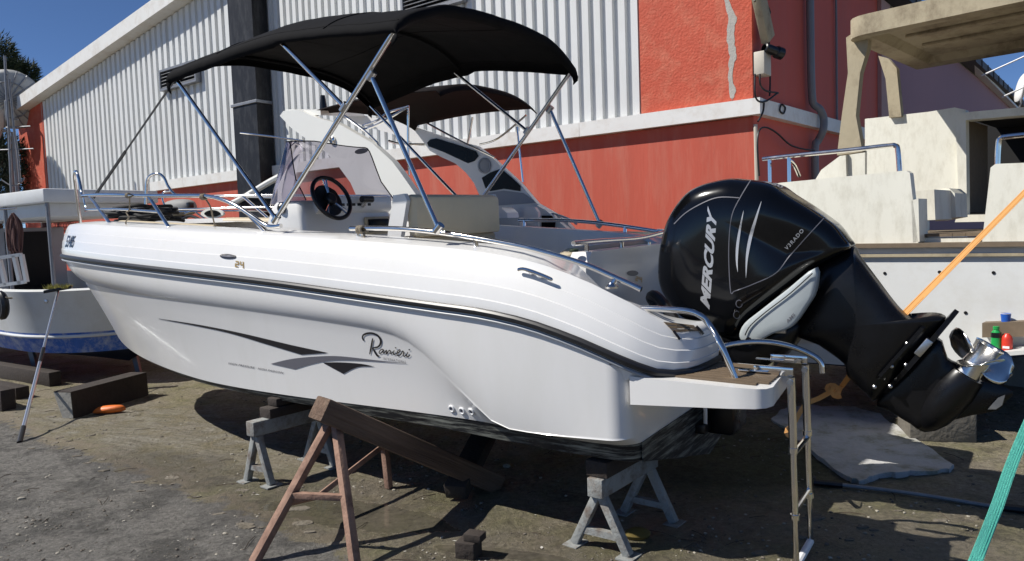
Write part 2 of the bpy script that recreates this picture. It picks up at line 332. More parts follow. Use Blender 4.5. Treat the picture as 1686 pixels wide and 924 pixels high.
def textmesh(txt, bold=0., shear=0., spacing=1.):
    cu = bpy.data.curves.new('t', 'FONT'); cu.body = txt; cu.offset = bold; cu.shear = shear; cu.space_character = spacing; cu.resolution_u = 3
    o = bpy.data.objects.new('t', cu); COL.objects.link(o); dg = bpy.context.evaluated_depsgraph_get(); me = bpy.data.meshes.new_from_object(o.evaluated_get(dg))
    vs = [p.co.copy() for p in me.vertices]; fs = [tuple(p.vertices) for p in me.polygons]
    bpy.data.objects.remove(o); bpy.data.curves.remove(cu); bpy.data.meshes.remove(me)
    x0 = min(p.x for p in vs); x1 = max(p.x for p in vs); y0 = min(p.y for p in vs); y1 = max(p.y for p in vs)
    return [((p.x-x0)/(x1-x0), (p.y-y0)/(y1-y0)) for p in vs], fs
def bvh_of(*objs):
    vs = []; fs = []
    for o in objs:
        n = len(vs); M = WM[o.name]; vs += [M @ p.co for p in o.data.vertices]; fs += [tuple(i+n for i in p.vertices) for p in o.data.polygons]
    return BVHTree.FromPolygons(vs, fs)
def decal(name, px, faces, bvh, mat, parent, off=.003, sub=0., label=None):   # lays a flat print on the surface behind those photo points
    bm = bmesh.new(); vv = [bm.verts.new((x, y, 0)) for x, y in px]
    for f in faces:
        try: bm.faces.new([vv[i] for i in f])
        except ValueError: pass
    bmesh.ops.triangulate(bm, faces=bm.faces[:])
    if sub:
        for _ in range(5):
            es = [e for e in bm.edges if e.calc_length() > sub]
            if not es: break
            bmesh.ops.subdivide_edges(bm, edges=es, cuts=1); bmesh.ops.triangulate(bm, faces=bm.faces[:])
    mb = MB(); bm.verts.index_update(); ok = []
    for q in bm.verts:
        d = ray(q.co.x, q.co.y).normalized(); h = bvh.ray_cast(CAM, d)
        if h[0] is None: ok.append(False); mb.v.append(V((0, 0, 0))); continue
        nn = h[1] if h[1].dot(d) < 0 else -h[1]; ok.append(True); mb.v.append(h[0]+nn*off)
    mb.f = [tuple(q.index for q in f.verts) for f in bm.faces if all(ok[q.index] for q in f.verts)]; bm.free()
    return mb.build(name, mat, parent, smooth=True, label=label)
def stroke(pts, w, n=6):   # polyline in the photo -> flat stroke outline (points, faces)
    P = cr([(x, y, 0) for x, y in pts], n); px = []; N_ = len(P)
    for i, p in enumerate(P):
        t = (P[min(i+1, N_-1)]-P[max(i-1, 0)]).normalized(); k = V((-t.y, t.x, 0)); ww = (w if not callable(w) else w(i/(N_-1)))/2; px += [(p.x+k.x*ww, p.y+k.y*ww), (p.x-k.x*ww, p.y-k.y*ww)]
    return px, [(2*i, 2*i+1, 2*i+3, 2*i+2) for i in range(N_-1)]
def merge(parts):
    px = []; fs = []
    for p, f in parts: n = len(px); px += p; fs += [tuple(i+n for i in q) for q in f]
    return px, fs
def quadmap(uvs, bl, br, tl): return [(bl[0]+(br[0]-bl[0])*u+(tl[0]-bl[0])*v, bl[1]+(br[1]-bl[1])*u+(tl[1]-bl[1])*v) for u, v in uvs]
def dup(o, parent, M):   # copy sharing mesh data, moved by world matrix M
    c = o.copy(); COL.objects.link(c); c.parent = parent; c.matrix_parent_inverse = Matrix(); pmx = WM[parent.name] if parent else Matrix()
    c.matrix_local = pmx.inverted() @ M @ WM[o.name]; WM[c.name] = M @ WM[o.name]; return c
# ================================================================== SETTING: ground
def axis_samples(lo, hi, near_lo, near_hi, fine):
    a = []; x = near_lo
    while x <= near_hi: a.append(x); x += fine
    s = fine; x = near_hi
    while x < hi: s *= 1.35; x += s; a.append(min(x, hi))
    s = fine; x = near_lo; b = []
    while x > lo: s *= 1.35; x -= s; b.append(max(x, lo))
    return b[::-1]+a
from mathutils import noise as mn
def gz(x, y):
    z = .016*mn.noise(V((x*.8, y*.8, 3.1)))+.011*mn.noise(V((x*2.7, y*2.7, 7.7)))+.0075*mn.noise(V((x*8, y*8, 1.)))+.004*mn.noise(V((x*21, y*21, 5.)))
    q = (x*.42+y*.9); z += .014*abs(mn.noise(V((x*.9-y*.4, q*4.5, 2.))))*min(1, max(0, (-2.2-x)/1.2))*min(1, max(0, y-4.9))
    # level hollow where the water stands
    for cx, cy, rx, ry, an in ((-1.02, 4.33, .8, .34, -.4), (-.12, 3.72, .45, .12, -.3)):
        dx, dy = x-cx, y-cy; a = (dx*cos(an)+dy*sin(an))/rx; b = (dy*cos(an)-dx*sin(an))/ry; k = min(1, max(0, 1.7-(a*a+b*b))); z = z*(1-k)-.012*k
    f = min(1, max(0, (14-math.hypot(x, y-5))/6)); return z*f
xs = axis_samples(-420, 420, -5.5, 4.5, .036); ys = axis_samples(-420, 420, 2.4, 8.2, .036)
g = MB(); g.grid([[V((x, y, gz(x, y))) for x in xs] for y in ys])
gr = g.build('ground', 'ground', angle=80); tag(gr, kind='structure')
def gp(x, y): p = ground(x, y); return V((p.x, p.y, gz(p.x, p.y)))
# loose stones and grit
st = MB(); rs = random.Random(3)
ico = bmesh.new(); bmesh.ops.create_icosphere(ico, subdivisions=1, radius=1); iv = [q.co.copy() for q in ico.verts]; ifc = [tuple(w.index for w in f.verts) for f in ico.faces]; ico.free()
st2_ = MB()
for i in range(21000):
    Y = 2.9+rs.random()**1.5*5.6; X = rs.uniform(-.78, .78)*Y
    if mn.noise(V((X*1.3, Y*1.3, 9.)))+.6*mn.noise(V((X*4, Y*4, 4.))) < rs.uniform(-.35, .65): continue
    r = .0025+.010*rs.random()**4.5
    if i % 140 == 0: r *= 2.6
    z = gz(X, Y)
    if z < -.0115: continue
    sc = (rs.uniform(.8, 1.5), rs.uniform(.7, 1.2), rs.uniform(.4, .75)); an = rs.random()*6.3
    (st if i % 3 else st2_).add([V((X+r*(q.x*sc[0]*cos(an)-q.y*sc[1]*sin(an)), Y+r*(q.x*sc[0]*sin(an)+q.y*sc[1]*cos(an)), z+r*q.z*sc[2]+r*.2)) for q in iv], ifc)
tag(st2_.build('pale_grit', 'stone_pale', smooth=False), 'pale crumbs of shell and cement scattered over the yard', 'gravel', kind='stuff')
fl = MB()
for i in range(150):
    Y = 3.0+rs.random()**1.4*6; X = rs.uniform(-.8, .8)*Y; z = gz(X, Y)+.004; a = rs.random()*6.3; L_ = rs.uniform(.006, .018); w_ = L_*rs.uniform(.15, .6); d = V((cos(a), sin(a), rs.uniform(-.15, .25)))*L_; e = V((-sin(a), cos(a), 0))*w_
    fl.add([V((X, Y, z))-d, V((X, Y, z))+e, V((X, Y, z))+d, V((X, Y, z))-e], [(0, 1, 2, 3)])
tag(fl.build('paint_flakes', 'paper', smooth=False), 'pale paint flakes and scraps of paper strewn on the ground', 'litter', kind='stuff')
rb0 = MB(); SA, SB = ground(20, 700), ground(560, 905)
for i in range(40):
    t = rs.random(); p = SA.lerp(SB, t)+V((rs.gauss(0, .13), rs.gauss(0, .13), 0)) if i < 30 else V((rs.uniform(1.2, 2.6), rs.uniform(3.4, 4.1), 0))
    R_ = rs.uniform(.012, .045)*(1 if i % 7 else 1.4); n_ = rs.randint(6, 9); a0 = rs.random()*6; ring = []
    for k in range(n_): q = a0+2*pi*k/n_; rr = R_*rs.uniform(.7, 1.15); ring.append(V((p.x+rr*1.5*cos(q), p.y+rr*.8*sin(q), 0)))
    h = rs.uniform(.001, .007); top_ = [V((v.x*.86+p.x*.14, v.y*.86+p.y*.14, gz(v.x, v.y)+h+rs.uniform(-.003, .003))) for v in ring]; bot_ = [V((v.x, v.y, gz(v.x, v.y)-.01)) for v in ring]
    rb0.grid([bot_, top_], closed_v=True); rb0.add(top_, [tuple(range(n_))])
tag(rb0.build('rubble', 'rubble', smooth=False), 'flat broken stones and cement crumbs along the seam in the ground', 'rubble', kind='stuff')
tw_ = MB()
for i in range(160):
    Y = 3.0+rs.random()**1.4*6; X = rs.uniform(-.8, .8)*Y; a = rs.random()*6.3; L_ = rs.uniform(.02, .09); p = V((X, Y, gz(X, Y)+.004)); d = V((cos(a), sin(a), 0))*L_
    tw_.tube([p-d, p+V((rs.uniform(-.01, .01), rs.uniform(-.01, .01), .006)), p+d], .0022, 4)
tag(tw_.build('twigs', 'bark', smooth=False), 'thin dry twigs strewn on the ground', 'litter', kind='stuff')
so_ = st.build('gravel', 'stone', smooth=False); tag(so_, 'loose grit and small stones scattered over the yard', 'gravel', kind='stuff')
# ================================================================== warehouse
FA = rad(53); FD = V((-sin(FA), cos(FA), 0)); FN = V((-cos(FA), -sin(FA), 0))      # along the front (to the left, away), and out of it
GA = rad(50); GD = V((cos(GA), sin(GA), 0)); GN = V((sin(GA), -cos(GA), 0))        # along the side wall, and out of it
K0 = atY(1241, 188, 11.); K0 = V((K0.x, K0.y, 0))
def fp(t, z, o=0.): return K0+FD*t+FN*o+Zv*z
def sp(t, z, o=0.): return K0+GD*t+GN*o+Zv*z
PEAK, EAVE, SLP = 13.65, 6.62, .132
def roofz(t): return EAVE+.132*(t if t < PEAK else 2*PEAK-t)
wh = thing('warehouse', 'long red and white corrugated warehouse filling the background', 'warehouse', frame(K0, FD, FN, Zv))
def slab_f(m, t0, t1, z0, z1, o0, o1, za=None):   # block on the front; za: function for the top edge
    za = za or (lambda t: z1)
    P = [fp(t0, z0, o0), fp(t1, z0, o0), fp(t1, za(t1), o0), fp(t0, za(t0), o0)]; return m.prism(P, FN*(o1-o0))
m = MB(); slab_f(m, .0, 27.4, -.05, 3.29, -.3, 0.); m.build('lower_wall', 'red_lower', wh, smooth=False)
m = MB(); slab_f(m, .0, 1.83, 3.294, 9, -.3, .03, lambda t: roofz(t)-.004); m.build('upper_wall', 'red_paint', wh, smooth=False)
m = MB(); slab_f(m, 25.13, 27.35, 3.294, 9, -.3, .0, lambda t: roofz(t)-.004); m.build('end_wall', 'red_paint', wh, smooth=False)
m = MB(); slab_f(m, 1.86, 13.65, 3.30, 9, -.3, -.06, lambda t: roofz(t)-.004); slab_f(m, 13.66, 25.11, 3.30, 9, -.3, -.06, lambda t: roofz(t)-.004); m.build('backing_wall', 'sheet_white', wh, smooth=False)
# corrugated sheets: each sheet is a piece of its own
def sheet(t0, n, pitch, zb, o=0., flip=.5):
    m = MB(); prof = []
    for k in range(n):
        for a, b in ((0, 0), (.54, 0), (.585, -.08), (.955, -.08)): prof.append((t0+(k+a)*pitch, o+b))
    prof.append((t0+n*pitch, o))
    bot = [fp(t, zb+rs.uniform(-.006, .006), b) for t, b in prof]; top = [fp(t, roofz(t)-.02, b) for t, b in prof]
    md = [[a.lerp(c, k/6)+FN*(.003*mn.noise(V((a.x*.5, k*.8, a.y*.5)))) for a, c in zip(bot, top)] for k in range(7)]
    m.grid(md); m.build('corrugated_sheet', 'sheet_white', wh, smooth=False)
t = 1.87
while t < 11.6: sheet(t, 4, .232, 3.50, .0+(.006 if int(t*3) % 2 else 0)); t += 4*.232
t = 12.8
while t < 24.0: sheet(t, 4, .31, 3.52 if t < 17.4 else 3.3, .0+(.008 if int(t*2) % 2 else 0)); t += 4*.31
for t0, t1, za, zb in ((-.14, 11.74, 3.294, 3.53), (12.76, 17.7, 3.29, 3.55)):
    m = MB(); a = t0
    while a < t1-.01:
        b = min(a+3.1, t1); slab_f(m, a, b-.006, za, zb, -.02, .14); a = b
    m.build('flashing_band', 'trim_white', wh, smooth=False)
m = MB(); m.prism([sp(.0, 3.30, -.02), sp(7.0, 3.38, -.02), sp(7.0, 3.62, -.02), sp(0., 3.53, -.02)], GN*.15); m.build('flashing_band', 'trim_white', wh, smooth=False)
# cement patch on the upper wall
P = [(1193, 0), (1201, 0), (1212, 30), (1209, 62), (1213, 92), (1205, 118), (1211, 150), (1206, 165), (1203, 160), (1199, 120), (1201, 88), (1196, 55), (1199, 25)]
P2 = []
for k in range(len(P)):
    a, b = P[k], P[(k+1) % len(P)]
    for q in range(5): P2.append((a[0]+(b[0]-a[0])*q/5+random.uniform(-1.6, 1.6), a[1]+(b[1]-a[1])*q/5+random.uniform(-1, 1)))
P = [onplane(x, y, K0+FN*.03, FN) for x, y in P2]
m = MB(); m.prism(P, FN*.004); m.build('cement_patch', 'cement', wh, smooth=False)
# dark column standing out of the front, in two lifts with a ledge between
for z0, z1, o in ((0, 5.02, .44), (5.10, 8.42, .42)):
    m = MB(); m.box(fp(12.25, (z0+z1)/2, o/2+.02), FD*.5, FN*(o/2), Zv*((z1-z0)/2), .012); m.build('column', 'column_black', wh, smooth=False)
m = MB(); m.box(fp(12.25, 5.06, .26), FD*.54, FN*.23, Zv*.037, .01); m.build('column_ledge', 'galv', wh, smooth=False)
# fascia along the gable and roof
for a, b in ((27.6, PEAK), (PEAK-.004, -.3)):
    m = MB(); n = 5
    for k in range(n):
        t0 = a+(b-a)*k/n; t1 = a+(b-a)*(k+1)/n-(.006 if b < a else -.006)
        m.prism([fp(t0, roofz(t0), -.3), fp(t1, roofz(t1), -.3), fp(t1, roofz(t1)+.42, -.3), fp(t0, roofz(t0)+.42, -.3)], FN*.68)
    m.build('gable_fascia', 'trim_white', wh, smooth=False)
for a, b in ((27.6, PEAK), (PEAK, -.3)):
    m = MB(); m.prism([fp(a, roofz(a)+.30, -.302), fp(b, roofz(b)+.30, -.302), fp(b, roofz(b)+.40, -.302), fp(a, roofz(a)+.40, -.302)], GD*38-FN*0); m.build('roof', 'sheet_white', wh, smooth=False)
# louvre vents
def vent(t0, t1, z0, z1):
    fr = MB(); c = .035
    for a, b, cc, d in ((t0, t1, z0, z0+.06), (t0, t1, z1-.06, z1), (t0, t0+.06, z0+.06, z1-.06), (t1-.06, t1, z0+.06, z1-.06)): slab_f(fr, a, b, cc, d, 0., .16)
    v0 = fr.build('vent_frame', 'galv', wh, smooth=False)
    m = MB(); slab_f(m, t0+.06, t1-.06, z0+.06, z1-.06, .005, .02); m.build('vent_back', 'dark_inside', v0, smooth=False)
    n = 5
    for k in range(n):
        z = z0+.06+(z1-z0-.12)*(k+.5)/n; s = MB(); s.box(fp((t0+t1)/2, z, .10), FD*((t1-t0)/2-.062), (FN*.05-Zv*.035), (Zv*.8+FN*.5).normalized()*.006); s.build('slat', 'galv', v0, smooth=False)
vent(14.85, 16.75, 6.04, 6.62); vent(5.45, 7.1, 6.12, 6.62)
# side wall in the shade
m = MB(); m.prism([sp(.0, -.05, -.3), sp(7.2, -.05, -.3), sp(7.2, 6.6, -.3), sp(.0, 6.6, -.3)], GN*.3); m.build('side_wall', 'red_side', wh, smooth=False)
m = MB(); m.prism([sp(7.206, -.05, -.3), sp(8.0, -.05, -.3), sp(8.0, 6.6, -.3), sp(7.206, 6.6, -.3)], GN*.38); m.build('pilaster', 'pink_paint', wh, smooth=False)
m = MB(); m.prism([sp(8.006, -.05, -.3), sp(38, -.05, -.3), sp(38, 7.25, -.3), sp(8.006, 6.6, -.3)], GN*.31); m.build('side_wall', 'purple_paint', wh, smooth=False, label='purple painted far stretch of the side wall')
m = MB(); m.prism([sp(-.3, 6.56, .0), sp(38.1, 7.2, .0), sp(38.1, 7.45, .0), sp(-.3, 6.82, .0)], GN*.42); m.build('eave_gutter', 'gutter', wh, smooth=False)
for k in range(1, 26):
    t = k*1.5; zz = 6.56+t*.0168; m = MB(); m.box(sp(t, zz+.13, .435), GD*.03, GN*.012, Zv*.135); m.build('gutter_bracket', 'gutter', wh, smooth=False)
def gt(x, y, o=0.): return onplane(x, y, K0+GN*o, GN)
m = MB(); P = [gt(1333, -60, .1), gt(1335, 100, .1), gt(1337, 158, .1), gt(1340, 172, .11), gt(1350, 180, .19), gt(1356, 195, .22), gt(1355, 215, .22), gt(1347, 232, .13), gt(1342, 245, .1), gt(1343, 330, .1), gt(1345, 480, .1)]
m.tube(cr(P, 5), .065, 12); m.build('downpipe', 'pipe_grey', wh)
m = MB(); P = [gt(1376, -20, .04), gt(1377, 40, .04), gt(1378, 200, .04)]; m.tube(P, .022, 8); m.build('conduit', 'pipe_grey', wh)
m = MB(); P = [gt(1244, 205, .03), gt(1246, 300, .03), gt(1248, 420, .03)]; m.tube(P, .03, 8); m.build('conduit', 'box_beige', wh)
m = MB(); m.box(gt(1255, 106, .09), GD*.14, GN*.085, Zv*.17, .015); m.build('junction_box', 'box_beige', wh)
m = MB(); m.beam(gt(1244, -30, .16), gt(1265, 66, .16), .30, .12, GN, .02); m.build('cable_duct', 'hardtop', wh)
for P in ([(1243, 122), (1244, 160), (1258, 168), (1278, 155), (1280, 153), (1262, 150), (1252, 140), (1251, 122)], [(1258, 170), (1256, 185), (1248, 200)], [(1266, 60), (1268, 130), (1267, 158)],
          [(1250, 290), (1247, 240), (1250, 215), (1262, 210), (1280, 220), (1300, 238), (1320, 245), (1341, 248)], [(1286, 172), (1284, 182), (1290, 187), (1293, 178), (1288, 172)], [(1242, 0), (1252, 12), (1262, 8), (1268, 22), (1256, 14)]):
    m = MB(); m.tube(cr([gt(x, y, .15) for x, y in P], 5), .014, 6); m.build('cable', 'cable', wh)
m = MB(); m.lathe(gt(1258, 78, .16), GN*.4-Zv*.2+GD*.8, [(0, .05), (.01, .07), (.22, .07), (.24, .09), (.34, .09), (.35, .0)], 12); m.build('floodlight', 'plastic_black', wh)
# ================================================================== main boat
def nose(B, u0, Lc_, p, q, B0=None, ub=1.0):
    def b(u):
        if u <= u0:
            if B0 is None or u >= ub: return B
            t = max(0, u/ub); return B0+(B-B0)*(t*(2-t))
        t = min(1, (u-u0)/(Lc_-u0)); return B*max(0, 1-t**p)**(1/q)
    return b
b_rub = nose(1.22, 3.0, 7.0, 2.6, 2.0, 1.17); b_gun = nose(1.08, 3.0, 6.92, 2.7, 2.05, 1.03)
b_kn = nose(1.18, 2.8, 6.75, 2.4, 1.9); b_ch = nose(1.105, 2.2, 6.62, 2.0, 1.55, 1.065)
w_rub = [(-.4, 1.0), (-.16, 1.0), (0, 1.066), (.2, 1.146), (.5, 1.236), (.8, 1.287), (1.1, 1.313), (1.7, 1.363), (2.5, 1.43), (3.5, 1.498), (4.5, 1.56), (5.4, 1.605), (6.1, 1.624), (7.0, 1.632)]
w_gun = [(-.3, 1.14), (-.1, 1.235), (0, 1.305), (.2, 1.406), (.5, 1.514), (.8, 1.575), (1.1, 1.611), (1.7, 1.662), (2.5, 1.723), (3.5, 1.786), (4.5, 1.85), (5.4, 1.90), (6.1, 1.918), (6.92, 1.93)]
w_kn = [(0, .66), (.5, .64), (.75, .655), (.9, .745), (1.1, .892), (1.25, 1.0), (1.4, 1.075), (1.6, 1.118), (2, 1.152), (3, 1.213), (4, 1.264), (5, 1.317), (5.8, 1.34), (6.3, 1.35), (6.75, 1.36)]
w_ch = [(0, .608), (.2, .600), (.5, .609), (.9, .636), (1.4, .638), (2.5, .627), (3.5, .622), (4, .637), (4.5, .662), (5, .694), (5.4, .729), (5.8, .776), (6.1, .83), (6.3, .885), (6.62, 1.0)]
w_bot = [(0, .508), (.5, .522), (1.1, .548), (2, .563), (3, .575), (3.5, .580), (4, .598), (4.5, .632), (5, .672), (5.8, .765), (6.62, .99)]
w_keel = [(0, .25), (2, .245), (4, .29), (5, .385), (5.6, .50), (6.1, .68), (6.4, .85), (6.62, .99)]
NS = 90
def side_us(L_, u0=.10): return [u0+(L_-u0)*sin(pi/2*(k/NS)) for k in range(NS+1)]
def low_curve(bf, wt, L_, dv=0., inset=0., top=None):   # transom centre -> corner -> bow, for the lower hull
    out = []; b0 = bf(.1)+dv; w0 = itp(wt, 0)
    for k in range(8): out.append((0., (b0-.10)*k/8))
    for k in range(7):
        a = k/6*pi/2; out.append((.10-.10*cos(a), b0-.10+.10*sin(a)))
    for u in side_us(L_)[1:]: out.append((u, max(0., bf(u)+dv*min(1, bf(u)/.3))))
    return out
def xyz(plan, wt): return [(u, v, itp(wt, u)) for u, v in plan]
motor = thing('motorboat', 'white open motorboat with black sun canopy standing on trestles', 'motorboat', frame(BO, BD, BN, BK))
def mirror_grid(rows):   # rows in (u,v,w); returns MB with both sides
    m = MB(); m.grid([[W(*p) for p in r] for r in rows]); m.grid([[W(p[0], -p[1], p[2]) for p in r] for r in rows]); return m
# --- lower hull: white sides with the recessed panel below the knuckle
ch = xyz(low_curve(b_ch, w_ch, 6.62), w_ch); kn_p = low_curve(b_kn, w_kn, 6.75)
kn = []
for (u, v), c in zip(kn_p, ch):
    w = itp(w_kn, u); kn.append((u, v, max(w, c[2]+.004)))
rb_p = low_curve(b_rub, w_rub, 6.99, -.006); rb = [(u, v, itp(w_rub, max(u, 0))-.035) for u, v in rb_p]
rb = [(u, v, min(w, .95) if u <= 0.0001 else (min(w, 1.03) if u < .1 else w)) for u, v, w in rb]
def tw(u, v, w): return (u, v, w)
rows = []
for i in range(9):   # panel
    t = i/8; r = []
    for c, k in zip(ch, kn):
        ht = k[2]-c[2]; dep = .008*min(1, max(0, (ht-.02)/.25)); dep *= min(1, k[1]/.35)
        x = c[1]+(k[1]-dep-c[1])*t; fl = .008*sin(pi*t)*min(1, ht/.3)
        r.append((c[0]+(k[0]-c[0])*t, max(0, x-fl), c[2]+(k[2]-c[2])*t))
    rows.append(r)
r = []
for c, k in zip(ch, kn):
    ht = k[2]-c[2]; r.append((k[0], k[1]-.004, k[2]+.012*min(1, max(0, ht/.1))))
rows.append(r)
for i in range(1, 19):   # swollen upper part up to the rub rail
    t = (i/18)**1.5; r_ = []
    for k, b in zip(r, rb):
        es = 1-(1-t)**3.6 if b[0] > .02 else t
        r_.append((k[0]+(b[0]-k[0])*t, k[1]+(b[1]-k[1])*es, k[2]+(b[2]-k[2])*t))
    rows.append(r_)
hull = mirror_grid(rows).build('hull', 'gelcoat', motor, angle=28)
# --- bottom paint
bt = [(u, max(0, v-.035*min(1, v/.2)), itp(w_bot, u)) for u, v, w in ch]
def veeing(c): return c
kl = []
for (u, v, w) in ch:
    kl.append((u if u < 6.62 else 6.62, 0., itp(w_keel, u)))
st1 = [(u, max(0, v-.004), w-.003) for u, v, w in ch]; st2 = [(u, max(0, v-.022*min(1, v/.2)), itp(w_bot, u)+.004) for u, v, w in ch]
mirror_grid([st1, [tuple((a+b)/2 for a, b in zip(p, q)) for p, q in zip(st1, st2)], st2]).build('boot_stripe', 'boot_black', motor, angle=40)
rows = [[(u, max(0, v-.03), w-.006) for u, v, w in st2], bt]
for i in range(1, 7):
    t = i/6; rows.append([(b[0], b[1]*(1-t), b[2]+(k[2]-b[2])*t+.012*sin(t*pi*3)*(1 if b[1] > .3 else 0)) for b, k in zip(bt, kl)])
# across the transom the chine follows the vee
for r in rows[:2]:
    for i in range(8):
        f = r[i][1]/max(r[8][1], 1e-6); r[i] = (r[i][0], r[i][1], r[i][2])
botm = mirror_grid(rows).build('bottom_paint', 'bottom_black', motor, angle=40)
m = MB(); ed = [(.006, .55), (.006, .25)]
P = [(0.0-.004, s*v, w) for s in (1,) for v, w in ((1.0, .605), (0, .605))]
m.prism([W(-.006, v, w) for v, w in ((1.0, .61), (1.0, .51), (.0, .255), (-1.0, .51), (-1.0, .61))], BD*.004); m.build('transom_paint', 'boot_black', motor, smooth=False)
# --- upper topside with its moulded steps, stern quarters, deck edge and coaming
def up_path(kind):
    st_ = {'rub': [(-.272, .62), (-.274, .70), (-.272, .80), (-.262, .90), (-.24, .985), (-.195, 1.045), (-.13, 1.095), (-.06, 1.135), (.02, 1.165)],
           'gun': [(-.225, .62), (-.226, .68), (-.225, .74), (-.218, .80), (-.20, .86), (-.165, .915), (-.12, .96), (-.06, .995), (.02, 1.025)],
           'in': [(-.20, .62), (-.16, .62), (-.12, .62), (-.08, .62), (-.05, .62), (-.02, .62), (.0, .62), (.01, .62), (.02, .622)]}[kind]
    L_ = {'rub': 7.0, 'gun': 6.92, 'in': 6.6}[kind]; bf = {'rub': b_rub, 'gun': b_gun, 'in': None}[kind]
    out = list(st_)
    for u in side_us(L_, .1)[1:]:
        if kind == 'in':
            v = nose(.84, 3.0, 6.6, 2.5, 2.0)(u); v = min(v, itp([(0, .62), (.45, .63), (.75, .76), (1.1, .84), (9, .84)], u))
        else: v = bf(u)
        out.append((u, v))
    return out
RUB = xyz(up_path('rub'), w_rub); GUN = xyz(up_path('gun'), w_gun); INN = [(u, v, itp(w_gun, u)+.012) for u, v in up_path('in')]
INN = [(u, v, (w if u > .6 else min(w, itp([(-.2, 1.155), (0, 1.19), (.25, 1.22), (.6, 1.56)], u)))) for u, v, w in INN]
def nrm(path, i):
    a = path[max(0, i-1)]; b = path[min(len(path)-1, i+1)]; t = V((b[0]-a[0], b[1]-a[1], 0)); t = t.normalized() if t.length > 1e-9 else V((1, 0, 0)); return V((-t.y, t.x))
prof = [(0, .0), (.02, .004), (.10, .010), (.19, .016), (.205, .0115), (.33, .018), (.46, .0235), (.475, .018), (.60, .0215), (.71, .0235), (.725, .0185), (.82, .019), (.90, .016), (.96, .010), (1, 0)]
rows = []
for q, off in prof:
    r = []
    for i, (a, b) in enumerate(zip(RUB, GUN)):
        k = nrm(RUB, i); tp = min(1, max(0, a[1]/.25)) if a[0] > 5 else 1; e = q**1.25
        qq = q; x = a[0]+(b[0]-a[0])*e; y = a[1]+(b[1]-a[1])*e; z = a[2]+(b[2]-a[2])*qq
        r.append((x+k.x*off*tp, max(0, y+k.y*off*tp), z+.0))
    rows.append(r)
for q, dz in ((.35, .012), (.8, .014), (1, .008)): rows.append([(a[0]+(b[0]-a[0])*q, a[1]+(b[1]-a[1])*q, a[2]+(b[2]-a[2])*q+dz) for a, b in zip(GUN, INN)])
rows.append([(a[0], max(0, a[1]-.012), a[2]-.03) for a in INN]); rows.append([(a[0], max(0, a[1]-.03), .95 if a[0] < 4.6 else 1.35) for a in INN])
top = mirror_grid(rows)
for s in (1, -1):   # inboard ends of the stern quarters
    top.add([W(r[0][0], s*r[0][1], r[0][2]) for r in rows], [tuple(range(len(rows)))])
    a = [W(r[0][0], s*.62, r[0][2]) for r in rows[:1]]
topside = top.build('topside', 'gelcoat', motor, angle=24)
# underside of the quarters down to the hull
for s in (1, -1):
    m = MB(); A = [W(u, s*v, w-.012) for u, v, w in RUB[:12]]; B = [W(max(.005, u), s*min(v, 1.13), min(w-.03, .955)) for u, v, w in RUB[:12]]; m.grid([A, B]); m.build('quarter_skirt', 'gelcoat', motor, angle=30)
# rub rail: black rubber with a pale lip under it
m = MB()
for s in (1, -1): m.tube([W(u+nrm(RUB, i).x*.004, s*(v+nrm(RUB, i).y*.004), w-.012) for i, (u, v, w) in enumerate(RUB)], .021, 10)
m.build('rub_rail', 'rubber', motor)
m = MB()
for s in (1, -1): m.tube([W(u+nrm(RUB, i).x*.004, s*(v+nrm(RUB, i).y*.004), w-.050) for i, (u, v, w) in enumerate(RUB[6:])], .009, 6)
m.build('rub_rail_lip', 'grey_gelcoat', motor)
# cockpit sole, foredeck, transom top
m = MB(); O_ = [(u, v) for u, v, w in INN if u > .0]
m.add([W(u, v-.03 if v > .04 else v, .955) for u, v in O_]+[W(u, -(v-.03 if v > .04 else v), .955) for u, v in O_[::-1]], [tuple(range(2*len(O_)))]); m.build('cockpit_sole', 'gelcoat', motor, smooth=False)
m = MB(); m.box(W(.03, 0, .93), BD*.05, BN*.62, BK*.03, .01); m.box(W(.22, 0, .92), BD*.24, BN*.60, BK*.02, .008); m.build('splash_well', 'gelcoat', motor)
m = MB(); N_ = [(u, v) for u, v, w in INN if u > 5.35]
m.add([W(u, v*.99, itp(w_gun, u)-.02) for u, v in N_]+[W(u, -v*.99, itp(w_gun, u)-.02) for u, v in N_[::-1]], [tuple(range(2*len(N_)))]); m.build('foredeck', 'gelcoat', motor, smooth=False)
# bow sunpad / coaming bolsters
for s in (1, -1):
    m = MB(); P = [(u, v, w) for u, v, w in INN if 3.7 < u < 5.5]; R_ = []
    for k in range(9):
        a = k/8*pi; R_.append([W(u, s*(v-.02-.06-.06*cos(a)), w-.02+.035*sin(a)) for u, v, w in P])
    m.grid(R_); m.build('bow_bolster', 'vinyl_beige', motor)
for u0, u1 in ((3.75, 4.55), (4.58, 5.34)):
    m = MB(); m.box(W((u0+u1)/2, 0, 1.47), BD*((u1-u0)/2), BN*(.66 if u0 < 4 else .52), BK*.07, .05); m.build('bow_cushion', 'vinyl_beige', motor)
m = MB(); m.box(W(4.55, 0, 1.19), BD*.8, BN*.6, BK*.22, .03); m.build('bow_locker', 'gelcoat', motor)
